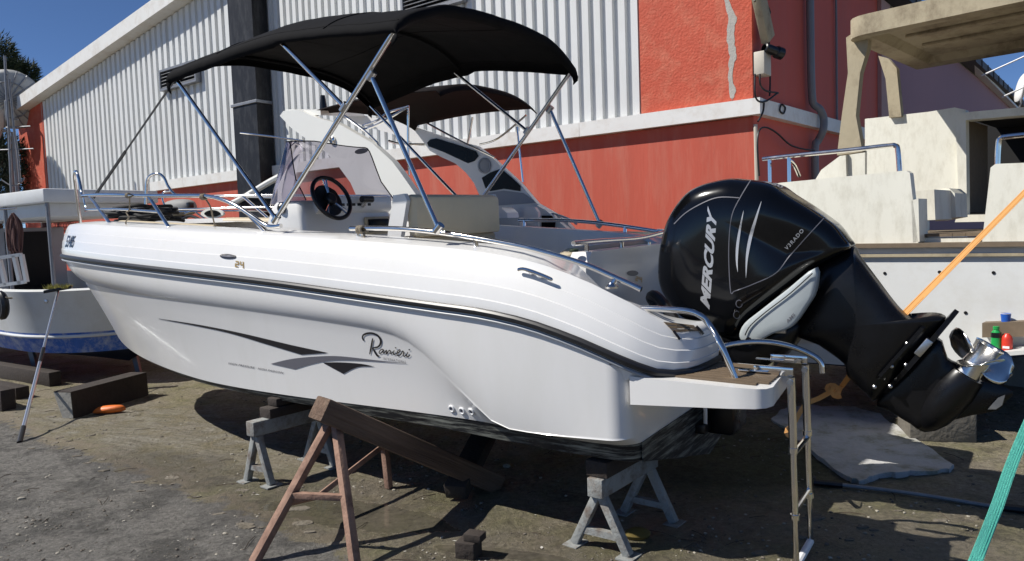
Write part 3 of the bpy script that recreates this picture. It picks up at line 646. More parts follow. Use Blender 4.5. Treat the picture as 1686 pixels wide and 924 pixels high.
# --- swim platforms with teak planks
def platform(s):
    P = [(-.01, 1.135), (-.50, 1.135), (-.60, 1.125), (-.645, 1.10), (-.662, 1.05), (-.655, .98), (-.625, .62), (-.01, .62)]
    zt = lambda u: .975+.02*u; m = MB(); n = len(P)
    zb = lambda u: .835+.10*(-u)/.7*.45
    m.add([W(u, s*v, zt(u)) for u, v in P]+[W(u, s*v, zb(u)) for u, v in P], [tuple(range(n)), tuple(range(n, 2*n))]+[(i, (i+1) % n, n+(i+1) % n, n+i) for i in range(n)])
    pl = m.build('swim_platform', 'gelcoat', motor, angle=50)
    k = 0; v = .665
    while v < 1.06:
        u1 = -.605 if v < 1.0 else -.56; q = MB(); q.box(W((-.14+u1)/2-.02, s*(v+.021), .9785-.008+.0*u1), (BD*1+BK*.02)*((abs(u1)-.12)/2), BN*.0195, BK*.006, .002); q.build('plank', 'teak', pl); v += .0445
    return pl
pl1 = platform(1); platform(-1)
# --- rails
def path_on(pts, v): return [pv(x, y, v) for x, y in pts]
def rail(name, pts, posts, r=.0155, mirror=True):
    for s in ((1, -1) if mirror else (1,)):
        M_ = lambda p: W(p[0], s*p[1], p[2])
        m = MB(); m.tube(cr([M_(p) for p in pts], 8), r, 12); o = m.build(name, 'steel', motor)
        for a, b in posts:
            q = MB(); q.tube([M_(a), M_(b)], r*.95, 10); A = M_(a); q.lathe(A-BK*.012, BK, [(0, .0), (0, .034), (.010, .034), (.022, .02), (.03, .016)], 14); q.build('stanchion', 'steel', o)
def bvg(u, d=.07): return b_gun(u)-d
BR = [(2.64, 1.0, 1.79), (2.78, 1.0, 1.792), (2.95, 1.0, 1.87), (3.12, 1.0, 1.952), (3.3, 1.0, 2.01), (3.5, 1.0, 2.045), (3.9, 1.0, 2.07), (4.4, .985, 2.10), (4.95, .94, 2.14), (5.4, .86, 2.165), (5.85, .73, 2.185), (6.2, .58, 2.20), (6.33, .51, 2.23), (6.40, .48, 2.32), (6.45, .47, 2.42), (6.52, .45, 2.475), (6.62, .42, 2.47), (6.68, .40, 2.42), (6.70, .39, 2.33), (6.72, .37, 2.1), (6.74, .35, 1.93)]
gw = lambda u: itp(w_gun, u)
rail('bow_rail', BR, [((2.82, .985, gw(2.82)), (3.0, 1.0, 1.89)), ((4.02, .985, gw(4.02)), (4.27, .99, 2.085)), ((5.15, .86, gw(5.15)), (5.55, .825, 2.172))])
rail('bow_mid_rail', [(4.15, .985, 1.955), (4.7, .955, 2.0), (5.3, .85, 2.03), (5.9, .69, 2.05), (6.25, .53, 2.06), (6.42, .44, 2.1), (6.46, .44, 2.25), (6.36, .50, 2.27)], [], r=.011)
AFT = [(1.98, .985, 1.748), (1.6, .99, 1.735), (1.3, .995, 1.708), (1.0, .995, 1.665), (.7, .99, 1.612), (.5, .985, 1.565), (.3, .97, 1.505), (.15, .955, 1.442), (.0, .94, 1.375)]
rail('cockpit_rail', AFT, [((1.92, .975, gw(1.92)), (1.92, .985, 1.747)), ((.98, .985, gw(.98)), (.98, .995, 1.663)), ((.15, .965, gw(.15)+.01), (.13, .953, 1.434))])
G = [Lc(pv(x, y, .93)) for x, y in ((1040, 508), (1085, 509), (1130, 512), (1153, 520), (1168, 535))]+[Lc(pv(x, y, .98)) for x, y in ((1188, 570), (1213, 630))]
m = MB(); m.tube(cr([W(*p) for p in G], 8), .0155, 12); m.lathe(W(*G[-1])-BK*.0, BK, [(-.01, .0), (-.01, .034), (.004, .034), (.014, .018)], 12); m.build('grab_rail', 'steel', motor)
m = MB(); m.tube(cr([W(-.22, .60, 1.0), W(-.30, .52, 1.04), W(-.45, .46, 1.055), W(-.60, .42, 1.03), W(-.72, .40, .97), W(-.74, .40, .9)], 8), .0155, 12); m.build('grab_rail', 'steel', motor)
# --- boarding ladder hung from the platform
def lad(): 
    zt = .965; v1, v2 = Lc(pu(1303, 650, -.69)).y, Lc(pu(1327, 650, -.69)).y
    lw = lambda v, w: W(-.69-.012*(.96-w), v-.0*(zt-w), w)
    rails = []
    for v in (v1, v2):
        m = MB(); m.tube([lw(v, .965), lw(v, .62)], .019, 12); m.tube([lw(v, .62), lw(v, .30)], .016, 12); m.tube([lw(v, .30), lw(v, .035)], .0135, 12)
        for w in (.62, .30): m.lathe(lw(v, w-.012), BK, [(0, .0), (0, .022), (.024, .022), (.024, 0)], 12)
        o = m.build('ladder_rail', 'steel', motor); rails.append(o)
        q = MB(); q.box(W(-.61, v, .990), BD*.09, BN*.004, BK*.020, .003); q.box(W(-.52, v, .984), BD*.07, BN*.018, BK*.004, .002); q.build('hinge', 'steel', o)
        q = MB(); q.lathe(lw(v, .945)-BN*.03, BN, [(0, 0), (0, .014), (.06, .014), (.06, 0)], 12); q.build('bolt', 'steel_dull', o)
    for w, r in ((.60, .013), (.33, .013), (.06, .018)):
        m = MB(); m.tube([lw(v1, w), lw(v2, w)], r, 10)
        m.build('ladder_step', 'steel' if w > .1 else 'plastic_white', motor)
lad()
# --- cleat, badge, drains
m = MB(); c = Lc(pv(887, 453, 1.1)); c = V((c.x, 1.145, c.z))
m.tube(cr([W(c.x+.10, c.y+.0, c.z+.030), W(c.x+.05, c.y+.006, c.z+.034), W(c.x-.05, c.y+.006, c.z+.004), W(c.x-.11, c.y+.0, c.z-.022)], 5), [.005]+[.010]*14+[.005], 10)
for k in (.025, -.035): m.tube([W(c.x+k, c.y-.05, c.z-.02+k*.25), W(c.x+k, c.y+.006, c.z+.018+k*.3)], .010, 8)
m.build('cleat', 'steel', motor)
# --- stern bench with its moulded back, rail and badge
m = MB(); m.prism([W(.50, v, w) for v, w in ((.60, .95), (.60, 1.30), (.58, 1.47), (.50, 1.545), (-.98, 1.535), (-1.0, .95))], BD*.13); bench = m.build('bench_back', 'gelcoat', motor, angle=30)
m = MB(); m.box(W(.74, -.25, 1.47), BD*.09, BN*.62, BK*.09, .06); m.build('bench_cushion', 'vinyl_beige', motor)
m = MB(); m.box(W(.95, -.25, 1.22), BD*.28, BN*.66, BK*.06, .05); m.build('bench_cushion', 'vinyl_beige', motor)
m = MB(); m.box(W(.90, -.25, 1.06), BD*.27, BN*.64, BK*.10, .02); m.build('bench_base', 'gelcoat', motor)
TR = [pu(x, y, .56) for x, y in ((944, 401), (990, 397), (1050, 393))]+[W(.56, -.75, 1.61), W(.60, -.9, 1.615), W(.7, -.97, 1.618)]
m = MB(); m.tube(cr(TR, 6), .0155, 12); tr = m.build('bench_rail', 'steel', motor)
for x in (965, 1023, 1068):
    a = pu(x, 399, .56); b = Lc(a); m = MB(); m.tube([W(.56, b.y, 1.53), W(.56, b.y, b.z)], .014, 10); m.build('stanchion', 'steel', tr)
m = MB(); m.lathe(pu(945, 412, .58)-BK*.01, BK, [(0, 0), (0, .026), (.008, .028), (.014, .026), (.018, .01), (.018, 0)], 16); m.build('deck_filler_cap', 'leaf', motor)
# engine rigging hose
m = MB(); m.tube(cr([pu(1078, 500, .35), pu(1072, 490, .38), pu(1078, 487, .33), pu(1092, 500, .25), pu(1112, 530, .12), pu(1130, 560, .0)], 6), .035, 10); m.build('rigging_hose', 'rubber', motor)
# --- helm console
def px3(pts): return [V(p) for p in pts]
m = MB(); secs = []
# loft in w: (w, u_aft, u_fwd, half width)
for w, ua, uf, hv in ((.96, 2.98, 3.62, .50), (1.70, 3.00, 3.52, .50), (1.86, 3.01, 3.44, .50), (1.94, 3.03, 3.40, .495), (1.985, 3.06, 3.36, .475)):
    ring = []
    for (sx, sy) in ((0, 1), (1, 1), (1, -1), (0, -1)):
        for k in range(5):
            a = {(0, 1): 0, (1, 1): 1, (1, -1): 2, (0, -1): 3}[(sx, sy)]
            th = pi-a*pi/2-k/4*pi/2; r = .05; cu = (uf-r) if sx else (ua+r); cv = sy*(hv-r); ring.append(W(cu+r*cos(th), cv+r*sin(th), w))
    secs.append(ring)
m.grid(secs, closed_v=True); m.add(secs[-1], [tuple(range(len(secs[-1])))]); console = m.build('console', 'gelcoat', motor, angle=40)
m = MB(); m.box(W(3.02, -.06, 1.93), BD*.045-BK*.03, BN*.42, BK*.06, .02); m.build('dash', 'gelcoat', console)
m = MB(); m.box(W(2.990, -.30, 1.765), BD*.012, BN*.15, BK*.075, .01); q = m.build('glove_box', 'vinyl_beige', console)
m = MB(); m.box(W(2.978, -.30, 1.765), BD*.012, BN*.125, BK*.055, .01); m.build('glove_box_door', 'dark_glass', q)
m = MB(); m.lathe(pv(464, 343, .503), BN, [(0, 0), (0, .042), (.012, .042), (.03, .02), (.03, 0)], 18); m.build('console_port', 'plastic_black', console)
m = MB()
for k in range(6): m.box(W(2.985, .10-.06*k, 1.945), BD*.012, BN*.02, BK*.012, .004)
m.build('switch_panel', 'plastic_black', console)
for k, (v, w) in enumerate(((.22, 2.03), (.08, 2.035))):
    m = MB(); m.lathe(W(3.12, v, w), BD*-1+BK*.5, [(0, 0), (0, .045), (.02, .045), (.022, .038), (.016, .036), (.016, 0)], 20); m.build('gauge', 'plastic_black', console)
# wheel: rim, hub, three spokes, tilted towards the helmsman
wc = pu(546, 326, 2.86); ax = (BD*-1+BK*.45).normalized(); wx = BN.copy(); wy = ax.cross(wx).normalized(); wr = .178
m = MB(); m.tube([wc+(wx*cos(a)+wy*sin(a))*wr for a in [2*pi*k/40 for k in range(40)]], .0165, 10, closed=True); wheel = m.build('steering_wheel', 'plastic_black', motor)
for a0 in (pi/2+pi, pi/2-pi/3+.35, pi/2+pi/3-.35):
    for da in (-.10, .10):
        m = MB(); m.tube([wc-ax*.02+(wx*cos(a0)+wy*sin(a0))*.03, wc+(wx*cos(a0+da)+wy*sin(a0+da))*wr], .008, 8); m.build('spoke', 'steel', wheel)
m = MB(); m.lathe(wc-ax*.03, ax, [(0, 0), (0, .05), (.03, .05), (.042, .035), (.042, 0)], 20); m.build('hub', 'plastic_black', wheel)
m = MB(); m.lathe(wc-ax*.16, ax, [(0, .03), (.06, .045), (.10, .13), (.118, .135), (.12, .05), (.13, 0)], 20); m.build('column_boot', 'plastic_black', wheel)
m = MB(); a = W(2.97, -.11, 1.93); m.tube([a, a-BD*.05+BK*.05], .02, 8); m.build('throttle_lever', 'steel', console)
m = MB(); a = W(2.90, -.04, 1.985); m.tube([a, a-BN*.12], .028, 12); m.build('throttle_grip', 'plastic_black', console)
# --- tinted wrap-round windscreen
base = []; topc = []; n = 60
for k in range(n+1):
    a = -1+2*k/n; th = a*pi/2; e = abs(a)
    u = 2.96+.70*max(0, cos(th))**.55; v = .492*math.copysign(abs(sin(th))**.75, th)
    base.append((u, v)); h = .52-.06*e if e < .80 else (.52-.06*e)*max(0, 1-((e-.80)/.20)**2.4)
    topc.append((u-.27*(h/.5)*max(0, cos(th))**.6-.0, v*(1-.12*(h/.5)), 1.985+h))
m = MB(); rows = []
for j in range(9):
    t = j/8; rows.append([W(b[0]+(c[0]-b[0])*t, b[1]+(c[1]-b[1])*t, 1.975+(c[2]-1.975)*t) for b, c in zip(base, topc)])
m.grid(rows); ws = m.build('windscreen', 'acrylic', motor, angle=60)
m = MB(); m.tube([W(*c) for c in topc], .005, 6); m.build('windscreen_edge', 'dark_glass', ws)
BW = bvh_of(ws); decal('screen_badge', [(595+11*cos(a), 249+4.5*sin(a)-1.5*cos(a)) for a in [2*pi*k/24 for k in range(24)]], [tuple(range(24))], BW, 'decal_grey', ws)
# --- leaning seat
ss = [(650, 322), (668, 319), (673, 330), (661, 402), (640, 402), (643, 370)]
sides = []
for v in (.50, -.56):
    P = [Lc(pv(x, y, .50)) for x, y in ss]; P = [(p.x, p.z) for p in P]
    P = [(P[0][0]-.0, P[0][1]-.02)]+P[:1]+P[1:]; m = MB(); c = (sum(p[0] for p in P)/len(P), sum(p[1] for p in P)/len(P))
    Q = P+[(P[-2][0]-.01, 1.10), (P[-3][0]-.16, 1.10)] if False else P
    out = [W(u, v+.02, w) for u, w in Q]; m.prism(out, BN*-.04); sides.append(m.build('seat_side', 'gelcoat', motor, angle=40))
m = MB(); m.box(W(1.905, -.03, 1.815), BD*.05+BK*.012, BN*.505, BK*.145, .03); m.build('seat_back', 'seat_vinyl', motor)
m = MB(); m.box(W(2.12, -.03, 1.62), BD*.22, BN*.50, BK*.05, .03); m.build('seat_cushion', 'vinyl_beige', motor)
m = MB(); m.box(W(2.10, -.03, 1.26), BD*.20, BN*.48, BK*.305, .02); m.build('seat_base', 'gelcoat', motor)
for v in (.42, -.48):
    m = MB(); m.box(W(1.94, v, 1.66), BD*.014, BN*.03, BK*.06); m.build('seat_bracket', 'steel_dull', motor)
# --- bimini: frame tubes and cloth
def BP(p, s, v=1.05): q = Lc(pv(p[0], p[1], v if s > 0 else -v)); return (q.x, q.y, q.z)
pairs = dict(base=((447, 362), (784, 349)), strut=((725, 372), (985, 372)), aft=((655, 48), (942, 110)), front=((288, 122), (600, 168)), midj=((567, 178), (868, 215)), strutj=((612, 125), (905, 180)), midt=((480, 76), (735, 115)))
PT = {}
for k, (a, b) in pairs.items():
    A, B = BP(a, 1), BP(b, -1); u = (A[0]+B[0])/2; w = (A[2]+B[2])/2; PT[k] = {1: W(u*.5+A[0]*.5, 1.05, w*.4+A[2]*.6), -1: W(u*.5+B[0]*.5, -1.05, w*.4+B[2]*.6)}
for s in (1, -1):
    for a, b, r in (('base', 'aft', .0165), ('base', 'front', .0145), ('midj', 'midt', .0145), ('strutj', 'strut', .0145)):
        m = MB(); m.tube([PT[a][s], PT[b][s]], r, 12); m.build('canopy_pole', 'steel', motor)
    for k in ('midj', 'strutj', 'strut', 'base'):
        m = MB(); P = PT[k][s]; dr = (PT['aft'][s]-PT['base'][s]).normalized(); m.lathe(P-dr*.03, dr, [(0, 0), (0, .024), (.06, .024), (.06, 0)], 12); m.build('pole_clamp', 'steel_dull' if k in ('midj', 'strutj') else 'steel', motor)
# hoops across the boat carry the cloth
def hoop(key, rise=.10):
    A, B = PT[key][1], PT[key][-1]; return A, B, rise
frontA, frontB = PT['front'][1], PT['front'][-1]; aftA, aftB = PT['aft'][1], PT['aft'][-1]
def cloth(s, c):   # s 0 front..1 aft, c -1 starboard .. 1 port; point on the cloth
    mA = PT['midt'][1]; mB = PT['midt'][-1]; sm = .52
    def edge(F_, M_, A_):
        F_, M_, A_ = Lc(F_), Lc(M_), Lc(A_); u = F_.x+(A_.x-F_.x)*s
        return u, itp([(0, F_.z), (sm, M_.z+.035), (1, A_.z)], s)
    uA, wA = edge(frontA, mA, aftA); uB, wB = edge(frontB, mB, aftB); t = (c+1)/2
    u = uB+(uA-uB)*t; w = wB+(wA-wB)*t; v = 1.07*c
    e = abs(c); crown = .225*(1-e**3.2)-(.05 if e > .97 else 0)*0
    sag = -.026*abs(sin(2*pi*s))*(1-e*e); wr = .007*mn.noise(V((s*7, c*4, .3)))+.004*mn.noise(V((s*22, c*6, 2.)))
    ends = -.02*(1 if s in (0, 1) else 0)
    return u, v, w+.012+crown+sag+wr
rows = []
cs = [-1+2*k/36 for k in range(37)]
for i in range(31):
    s = i/30; r = []
    for c in cs: r.append(W(*cloth(s, c)))
    # side hems hang down a little
    dl = .085 if s < .55 else .06; a = cloth(s, 1); b = cloth(s, -1)
    r = [W(b[0], b[1]-.012, b[2]-dl)]+[W(b[0], b[1]-.02, b[2]-.03)]+r+[W(a[0], a[1]+.02, a[2]-.03), W(a[0], a[1]+.012, a[2]-dl)]
    rows.append(r)
def droop(r, du, dw): return [p+BD*du+BK*dw for p in r]
rows = [droop(rows[0], -.02, -.085), droop(rows[0], .025, -.05), droop(rows[0], .02, -.01)]+rows+[droop(rows[-1], -.02, -.01), droop(rows[-1], -.025, -.045), droop(rows[-1], .02, -.075)]
m = MB(); m.grid(rows); canopy = m.build('canopy', 'canvas', motor, angle=70)
md = canopy.modifiers.new('thick', 'SOLIDIFY'); md.thickness = .004
for s_, key in ((0.02, 'front'), (.5, 'mid'), (.985, 'aft')):
    m = MB(); m.tube([W(cloth(s_, c)[0], cloth(s_, c)[1]*.985, cloth(s_, c)[2]-.022) for c in cs], .013, 10); m.build('canopy_hoop', 'canvas', motor)
for c in (-.97, -.36, .36, .97):
    m = MB(); m.tube([W(cloth(k/30, c)[0], cloth(k/30, c)[1], cloth(k/30, c)[2]-.003) for k in range(31)], .006, 6); m.build('canopy_seam', 'canvas', canopy)
for s_ in (.26, .74):
    m = MB(); m.tube([W(*cloth(s_, c)) for c in cs], .006, 6); m.build('canopy_seam', 'canvas', canopy)
# canopy tie-down strap at the bow
m = MB(); a = frontA+BN*-.05; b = W(6.05, .55, 2.16); m.ribbon([a, a.lerp(b, .55)], .02, BN); m.ribbon([a.lerp(b, .55), b], .026, BN, .012); m.build('tie_strap', 'rope_black', motor)
for p, q in (((566, 185), (540, 232)),):
    m = MB(); m.tube([pv(p[0], p[1], 1.03), pv(q[0], q[1], .9)], .004, 6); m.build('canopy_cord', 'rope_black', motor)
# --- outboard engine (tilted up)
V0 = lambda x, y, v=0.: pv(x, y, v)
eng_root = MB()
cow = [(1129, 510), (1113, 489), (1102, 468), (1099, 445), (1101, 410), (1110, 371), (1123, 344), (1144, 318), (1166, 305), (1190, 298), (1214, 294), (1235, 296), (1260, 299), (1284, 306), (1304, 320), (1332, 337), (1363, 358), (1381, 372), (1396, 391), (1405, 407), (1383, 420), (1350, 438), (1300, 478), (1250, 518), (1222, 548), (1184, 540), (1150, 526)]
cp = cr([V0(x, y) for x, y in cow], 3, closed=True); cc = V0(1235, 420)
m = MB(); m.pillow(cp, cc, BN, .28, 5.2, 2.3, 25, fl=.46, wf=lambda P: 1-.34*max(0, min(1, (Lc(P).x+.30)/-.55))**1.5); engine = m.build('outboard_engine', 'engine_black', motor, angle=60)
# lower leg
leg = [(1345, 440), (1375, 420), (1405, 406), (1414, 420), (1446, 463), (1470, 495), (1487, 514), (1507, 528), (1533, 517), (1556, 521), (1549, 536), (1498, 594), (1446, 656), (1430, 648), (1398, 618), (1392, 597), (1350, 566), (1311, 541)]
m = MB(); lp = [V0(x, y) for x, y in leg]; m.pillow(cr(lp, 3, True), V0(1420, 530), BN, .135, 3.4, 3.0, 15); m.build('leg_housing', 'engine_satin', engine, angle=50)
# cavitation plate and trim tab
a, b = V0(1576, 511), V0(1446, 658); dr = (b-a).normalized(); nn = dr.cross(BN).normalized()
P = [a, a.lerp(b, .06)+BN*.05, a.lerp(b, .22)+BN*.12, a.lerp(b, .6)+BN*.12, a.lerp(b, .9)+BN*.05, b, a.lerp(b, .9)-BN*.05, a.lerp(b, .6)-BN*.12, a.lerp(b, .22)-BN*.12, a.lerp(b, .06)-BN*.05]
m = MB(); m.prism([p-nn*.012 for p in P], nn*.024); plate = m.build('anti_ventilation_plate', 'engine_satin', engine, smooth=False)
a2, b2_ = V0(1536, 519), V0(1428, 641); P = [a2, a2.lerp(b2_, .12)+BN*.13, a2.lerp(b2_, .75)+BN*.135, b2_, a2.lerp(b2_, .75)-BN*.135, a2.lerp(b2_, .12)-BN*.13]
m = MB(); m.prism([p-nn*.008 for p in P], nn*.016); m.build('splash_plate', 'engine_satin', engine, smooth=False)
m = MB(); c = a.lerp(b, .33)+BN*.115-nn*.0; m.box(V0(1524, 566)+BN*.09, dr*.05, nn*.018, BN*.04, .004); m.build('anode', 'steel_dull', engine)
for x, y in ((1492, 601), (1466, 636), (1468, 603), (1440, 637), (1494, 566)):
    m = MB(); m.lathe(V0(x, y, .105), BN, [(0, 0), (0, .011), (.01, .011), (.014, .006), (.014, 0)], 10); m.build('bolt', 'steel_dull', engine)
# gearcase strut, torpedo, skeg
gs = [(1543, 556), (1560, 590), (1578, 604), (1566, 650), (1520, 703), (1500, 696), (1464, 674), (1444, 660), (1495, 605)]
m = MB(); m.pillow(cr([V0(x, y) for x, y in gs], 3, True), V0(1522, 632), BN, .062, 6., 4., 13); m.build('gearcase', 'engine_satin', engine, angle=60)
n0, n1 = V0(1514, 709), V0(1592, 615); axp = (n1-n0).normalized(); Lt = (n1-n0).length
m = MB(); m.lathe(n0, axp, [(0, .0), (.012, .026), (.05, .058), (.11, .084), (.19, .097), (.28, .100), (Lt*.85, .095), (Lt-.01, .088), (Lt, .084), (Lt, .06)], 28); m.build('gearcase_torpedo', 'engine_satin', engine, angle=50)
sk_ = [(1560, 690), (1590, 640), (1622, 628), (1668, 645), (1655, 662), (1643, 675), (1600, 684)]
m = MB(); m.pillow(cr([V0(x, y) for x, y in sk_], 3, True), V0(1610, 660), BN, .016, 2., 1.6, 7); m.build('skeg', 'engine_satin', engine)
m = MB(); P = [V0(1643, 655, .018), V0(1655, 650, .018), V0(1650, 667, .018), V0(1640, 674, .018), V0(1626, 674, .018)]; m.prism(P, BN*.002); m.build('skeg_wear', 'steel_dull', engine, smooth=False)
# propeller: flared hub and three twisted blades
m = MB(); m.lathe(n1+axp*.003, axp, [(0, .04), (0, .064), (.025, .060), (.10, .056), (.165, .066), (.175, .070), (.17, .061), (.08, .046), (.08, 0)], 26); prop = m.build('propeller', 'prop_steel', engine, angle=50)
px_ = axp.cross(BN).normalized(); py_ = axp.cross(px_)
for k in range(3):
    a0 = 2*pi*k/3+.55; R_ = []
    for i in range(9):
        t = i/8; rr = .050+.135*t; wd_ = .115*sqrt(max(.0, 1-(t-.45)**2/.31))+.004; row = []
        for j in range(9):
            q = -1+2*j/8; pitch_ = rad(62-34*t); al = q*wd_*cos(pi/2-pitch_)/rr; zz = .075+q*wd_*sin(pi/2-pitch_)*.8+.03*t+.012*q*q
            row.append(n1+axp*zz+(px_*cos(a0+al)+py_*sin(a0+al))*rr)
        R_.append(row)
    m = MB(); m.grid(R_); bl = m.build('blade', 'prop_steel', prop, angle=70); md = bl.modifiers.new('t', 'SOLIDIFY'); md.thickness = .005
# grey side trim on the cowl
gp_ = [(1343, 441), (1342, 480), (1329, 504), (1304, 538), (1272, 550), (1249, 563), (1234, 569), (1221, 562), (1217, 550), (1226, 532), (1252, 511), (1298, 475)]
for s in (1, -1):
    P = []
    for x, y in gp_: q = Lc(pv(x, y, .26)); P.append(W(q.x, s*.225, q.z))
    P = cr(P, 3, True); c = sum(P, V((0, 0, 0)))/len(P); m = MB(); m.pillow(P, c, BN*s, .048, 9, 5, 13, fl=.3); m.build('side_trim', 'engine_grey', engine, angle=45)
    Q = [Lc(pv(x, y, .275)) for x, y in ((1338, 450), (1300, 484), (1262, 513), (1236, 536), (1227, 552))]; m = MB(); m.tube(cr([W(p.x, s*.2795, p.z) for p in Q], 5), .0035, 6); m.build('trim_groove', 'decal_black', engine)
    m = MB(); q = Lc(pv(1233, 560, .27)); m.lathe(W(q.x, s*.27, q.z), BN*s, [(0, .0), (0, .017), (.01, .017), (.01, 0)], 12); m.build('bolt', 'plastic_black', engine)
# clamp bracket, tilt rams, under-cowl
m = MB(); m.box(W(-.20, 0, .93), BD*.16, BN*.13, BK*.20, .03); m.box(W(-.11, 0, .60), BD*.09, BN*.14, BK*.18, .03); m.build('transom_bracket', 'engine_satin', engine)
for v in (.10, -.10):
    m = MB(); m.tube([pv(1262, 612, v), pv(1288, 548, v)], .022, 12); m.tube([pv(1270, 592, v), pv(1296, 528, v)], .015, 10); m.build('tilt_ram', 'steel', engine)
m = MB(); m.box(pv(1284, 540, .19), BD*.035, BN*.012, BK*.03, .006); m.build('tilt_lock', 'steel_dull', engine)
m = MB(); m.pillow(cr([V0(x, y) for x, y in ((1180, 540), (1225, 548), (1300, 520), (1330, 530), (1310, 570), (1260, 612), (1215, 600), (1190, 570))], 3, True), V0(1255, 568), BN, .17, 3, 2.5, 11); m.build('mount_cradle', 'engine_satin', engine)
rr_ = random.Random(5)
for k in range(5):
    A = W(.0-.02*k, .05-.04*k, .98); B = W(-.16-.03*k, .12-.06*k, 1.0+.02*k); m = MB(); m.tube(cr([A, A.lerp(B, .4)+BK*.07+BN*.05*rr_.uniform(-1, 1), A.lerp(B, .75)+BK*.05, B], 5), .011, 8); m.build('engine_hose', 'rubber' if k % 2 else 'steel_dull', engine)
for k in range(9):
    m = MB(); m.box(W(rr_.uniform(-.10, .02), rr_.uniform(-.2, .25), rr_.uniform(.42, .62))-BD*.05, BD*.03, BN*rr_.uniform(.02, .06), BK*rr_.uniform(.015, .04), .008); m.build('trim_pump', 'plastic_black', engine)
m = MB(); m.tube([W(-.06, .33, .78), W(-.07, .25, .60), W(-.05, .2, .5)], .012, 8); m.build('drain_pipe', 'plastic_white', motor)
# --- graphics and lettering on the hull
BH = bvh_of(hull, topside); poly = lambda P: (P, [tuple(range(len(P)))])
def cpoly(P, n=6): return [(p.x, p.y) for p in cr([(x, y, 0) for x, y in P], n)]
a_ = cpoly([(262, 524.5), (330, 535), (400, 549), (480, 568), (541, 581)]); b_ = cpoly([(497, 584), (440, 567), (380, 549), (320, 536), (262, 525.2)])
decal('hull_stripe', *poly(a_+b_), BH, 'decal_black', hull, sub=9)
a_ = cpoly([(446, 599), (480, 591), (520, 587), (560, 586.5), (620, 593), (669, 598)]); b_ = cpoly([(669, 598.6), (600, 594), (548, 593.5), (516, 599), (486, 608)])
decal('hull_stripe', *poly(a_+b_), BH, 'decal_grey', hull, sub=9)
a_ = cpoly([(532, 597), (560, 596.5), (595, 599), (617, 603.5)]); b_ = cpoly([(617, 603.6), (596, 603.5), (582, 607), (566, 615.5)])
decal('hull_stripe', *poly(a_+b_), BH, 'decal_black', hull, sub=9)
def zz(P, ox=580., oy=530., k=10.267): return [(ox+x/k, oy+y/k) for x, y in P]
lw = lambda a, b: (lambda t: a*(.55+.45*min(1, 4*t, 4*(1-t)))*b)
S = [stroke(zz([(200, 318), (178, 270), (195, 220), (260, 192), (340, 190), (430, 225), (483, 300), (480, 370), (440, 420), (360, 440), (352, 455)]), lw(3.0, 1)),
     stroke(zz([(352, 275), (340, 340), (322, 440), (300, 548)]), lw(2.6, 1)), stroke(zz([(352, 445), (395, 520), (430, 570), (465, 575)]), lw(2.8, 1)),
     stroke(zz([(530, 465), (495, 465), (462, 505), (470, 530), (505, 515), (535, 470), (528, 515), (545, 525), (565, 500), (585, 478), (580, 545), (610, 500), (640, 478), (650, 500), (645, 530), (670, 530), (690, 500)]), 1.55, 5),
     stroke(zz([(715, 480), (700, 525), (715, 550), (740, 540), (790, 515), (815, 480), (795, 470), (765, 510), (765, 555), (800, 570), (840, 530), (858, 490), (875, 515), (868, 560), (885, 580), (915, 560), (940, 520)]), 1.55, 5),
     stroke(zz([(945, 510), (925, 560), (935, 588), (960, 580), (983, 555)]), 1.6), stroke(zz([(742, 428), (738, 445)]), 2.4, 2), stroke(zz([(974, 458), (968, 478)]), 2.4, 2)]
decal('lettering', *merge(S), BH, 'decal_black', hull, off=.0035)
def label_px(txt, bl, br_, tl, bvh, mat, parent, bold=0., shear=0., sp_=1., name='lettering', off=.003, sub=6.):
    uv, fs = textmesh(txt, bold, shear, sp_); return decal(name, quadmap(uv, bl, br_, tl), fs, bvh, mat, parent, off=off, sub=sub)
label_px('INTERNATIONAL', (631, 592), (669, 598), (631.6, 588), BH, 'decal_grey', hull, sp_=1.35)
label_px('HIGH PRESSURE \u00b7 HIGH FASHION', (376.5, 599.5), (466, 615.5), (377.5, 596.3), BH, 'decal_grey', hull, sp_=1.1, bold=.01)
label_px('53485', (107, 407.2), (120.5, 408), (112, 387.6), BH, 'decal_black', topside, bold=.02)
el = [(376+13*cos(a), 422.6+3.9*sin(a)+.25*13*cos(a)*.25) for a in [2*pi*k/28 for k in range(28)]]
decal('badge', *poly(el), BH, 'decal_black', topside, off=.006, sub=3.); el2 = [(376+10*cos(a), 422.8+1.2*sin(a)+.6*cos(a)) for a in [2*pi*k/20 for k in range(20)]]
decal('badge_print', *poly(el2), BH, 'decal_grey', topside, off=.009, sub=3.)
def twentyfour(x, y, k, bvh, par):
    r = lambda a, b, c, d: ([(x+a*k, y+b*k+.12*a*k), (x+c*k, y+b*k+.12*c*k), (x+c*k, y+d*k+.12*c*k), (x+a*k, y+d*k+.12*a*k)], [(0, 1, 2, 3)])
    decal('badge_number', *merge([r(1, 0, 6, 2), r(0, 4, 6, 6), r(0, 8, 5, 10), r(4.6, 2, 6.4, 4), r(0, 6, 1.6, 8), r(8, 0, 9.6, 6), r(9.6, 4.2, 13, 6), r(12, 0, 13.6, 11)]), bvh, 'gold', par, off=.004)
twentyfour(387.5, 429.5, 1.05, BH, topside)
BB = bvh_of(bench); el = [(1041+9.5*cos(a), 450+4.5*sin(a)) for a in [2*pi*k/24 for k in range(24)]]
decal('badge', *poly(el), BB, 'decal_grey', bench); twentyfour(1045.5, 455, .8, BB, bench)
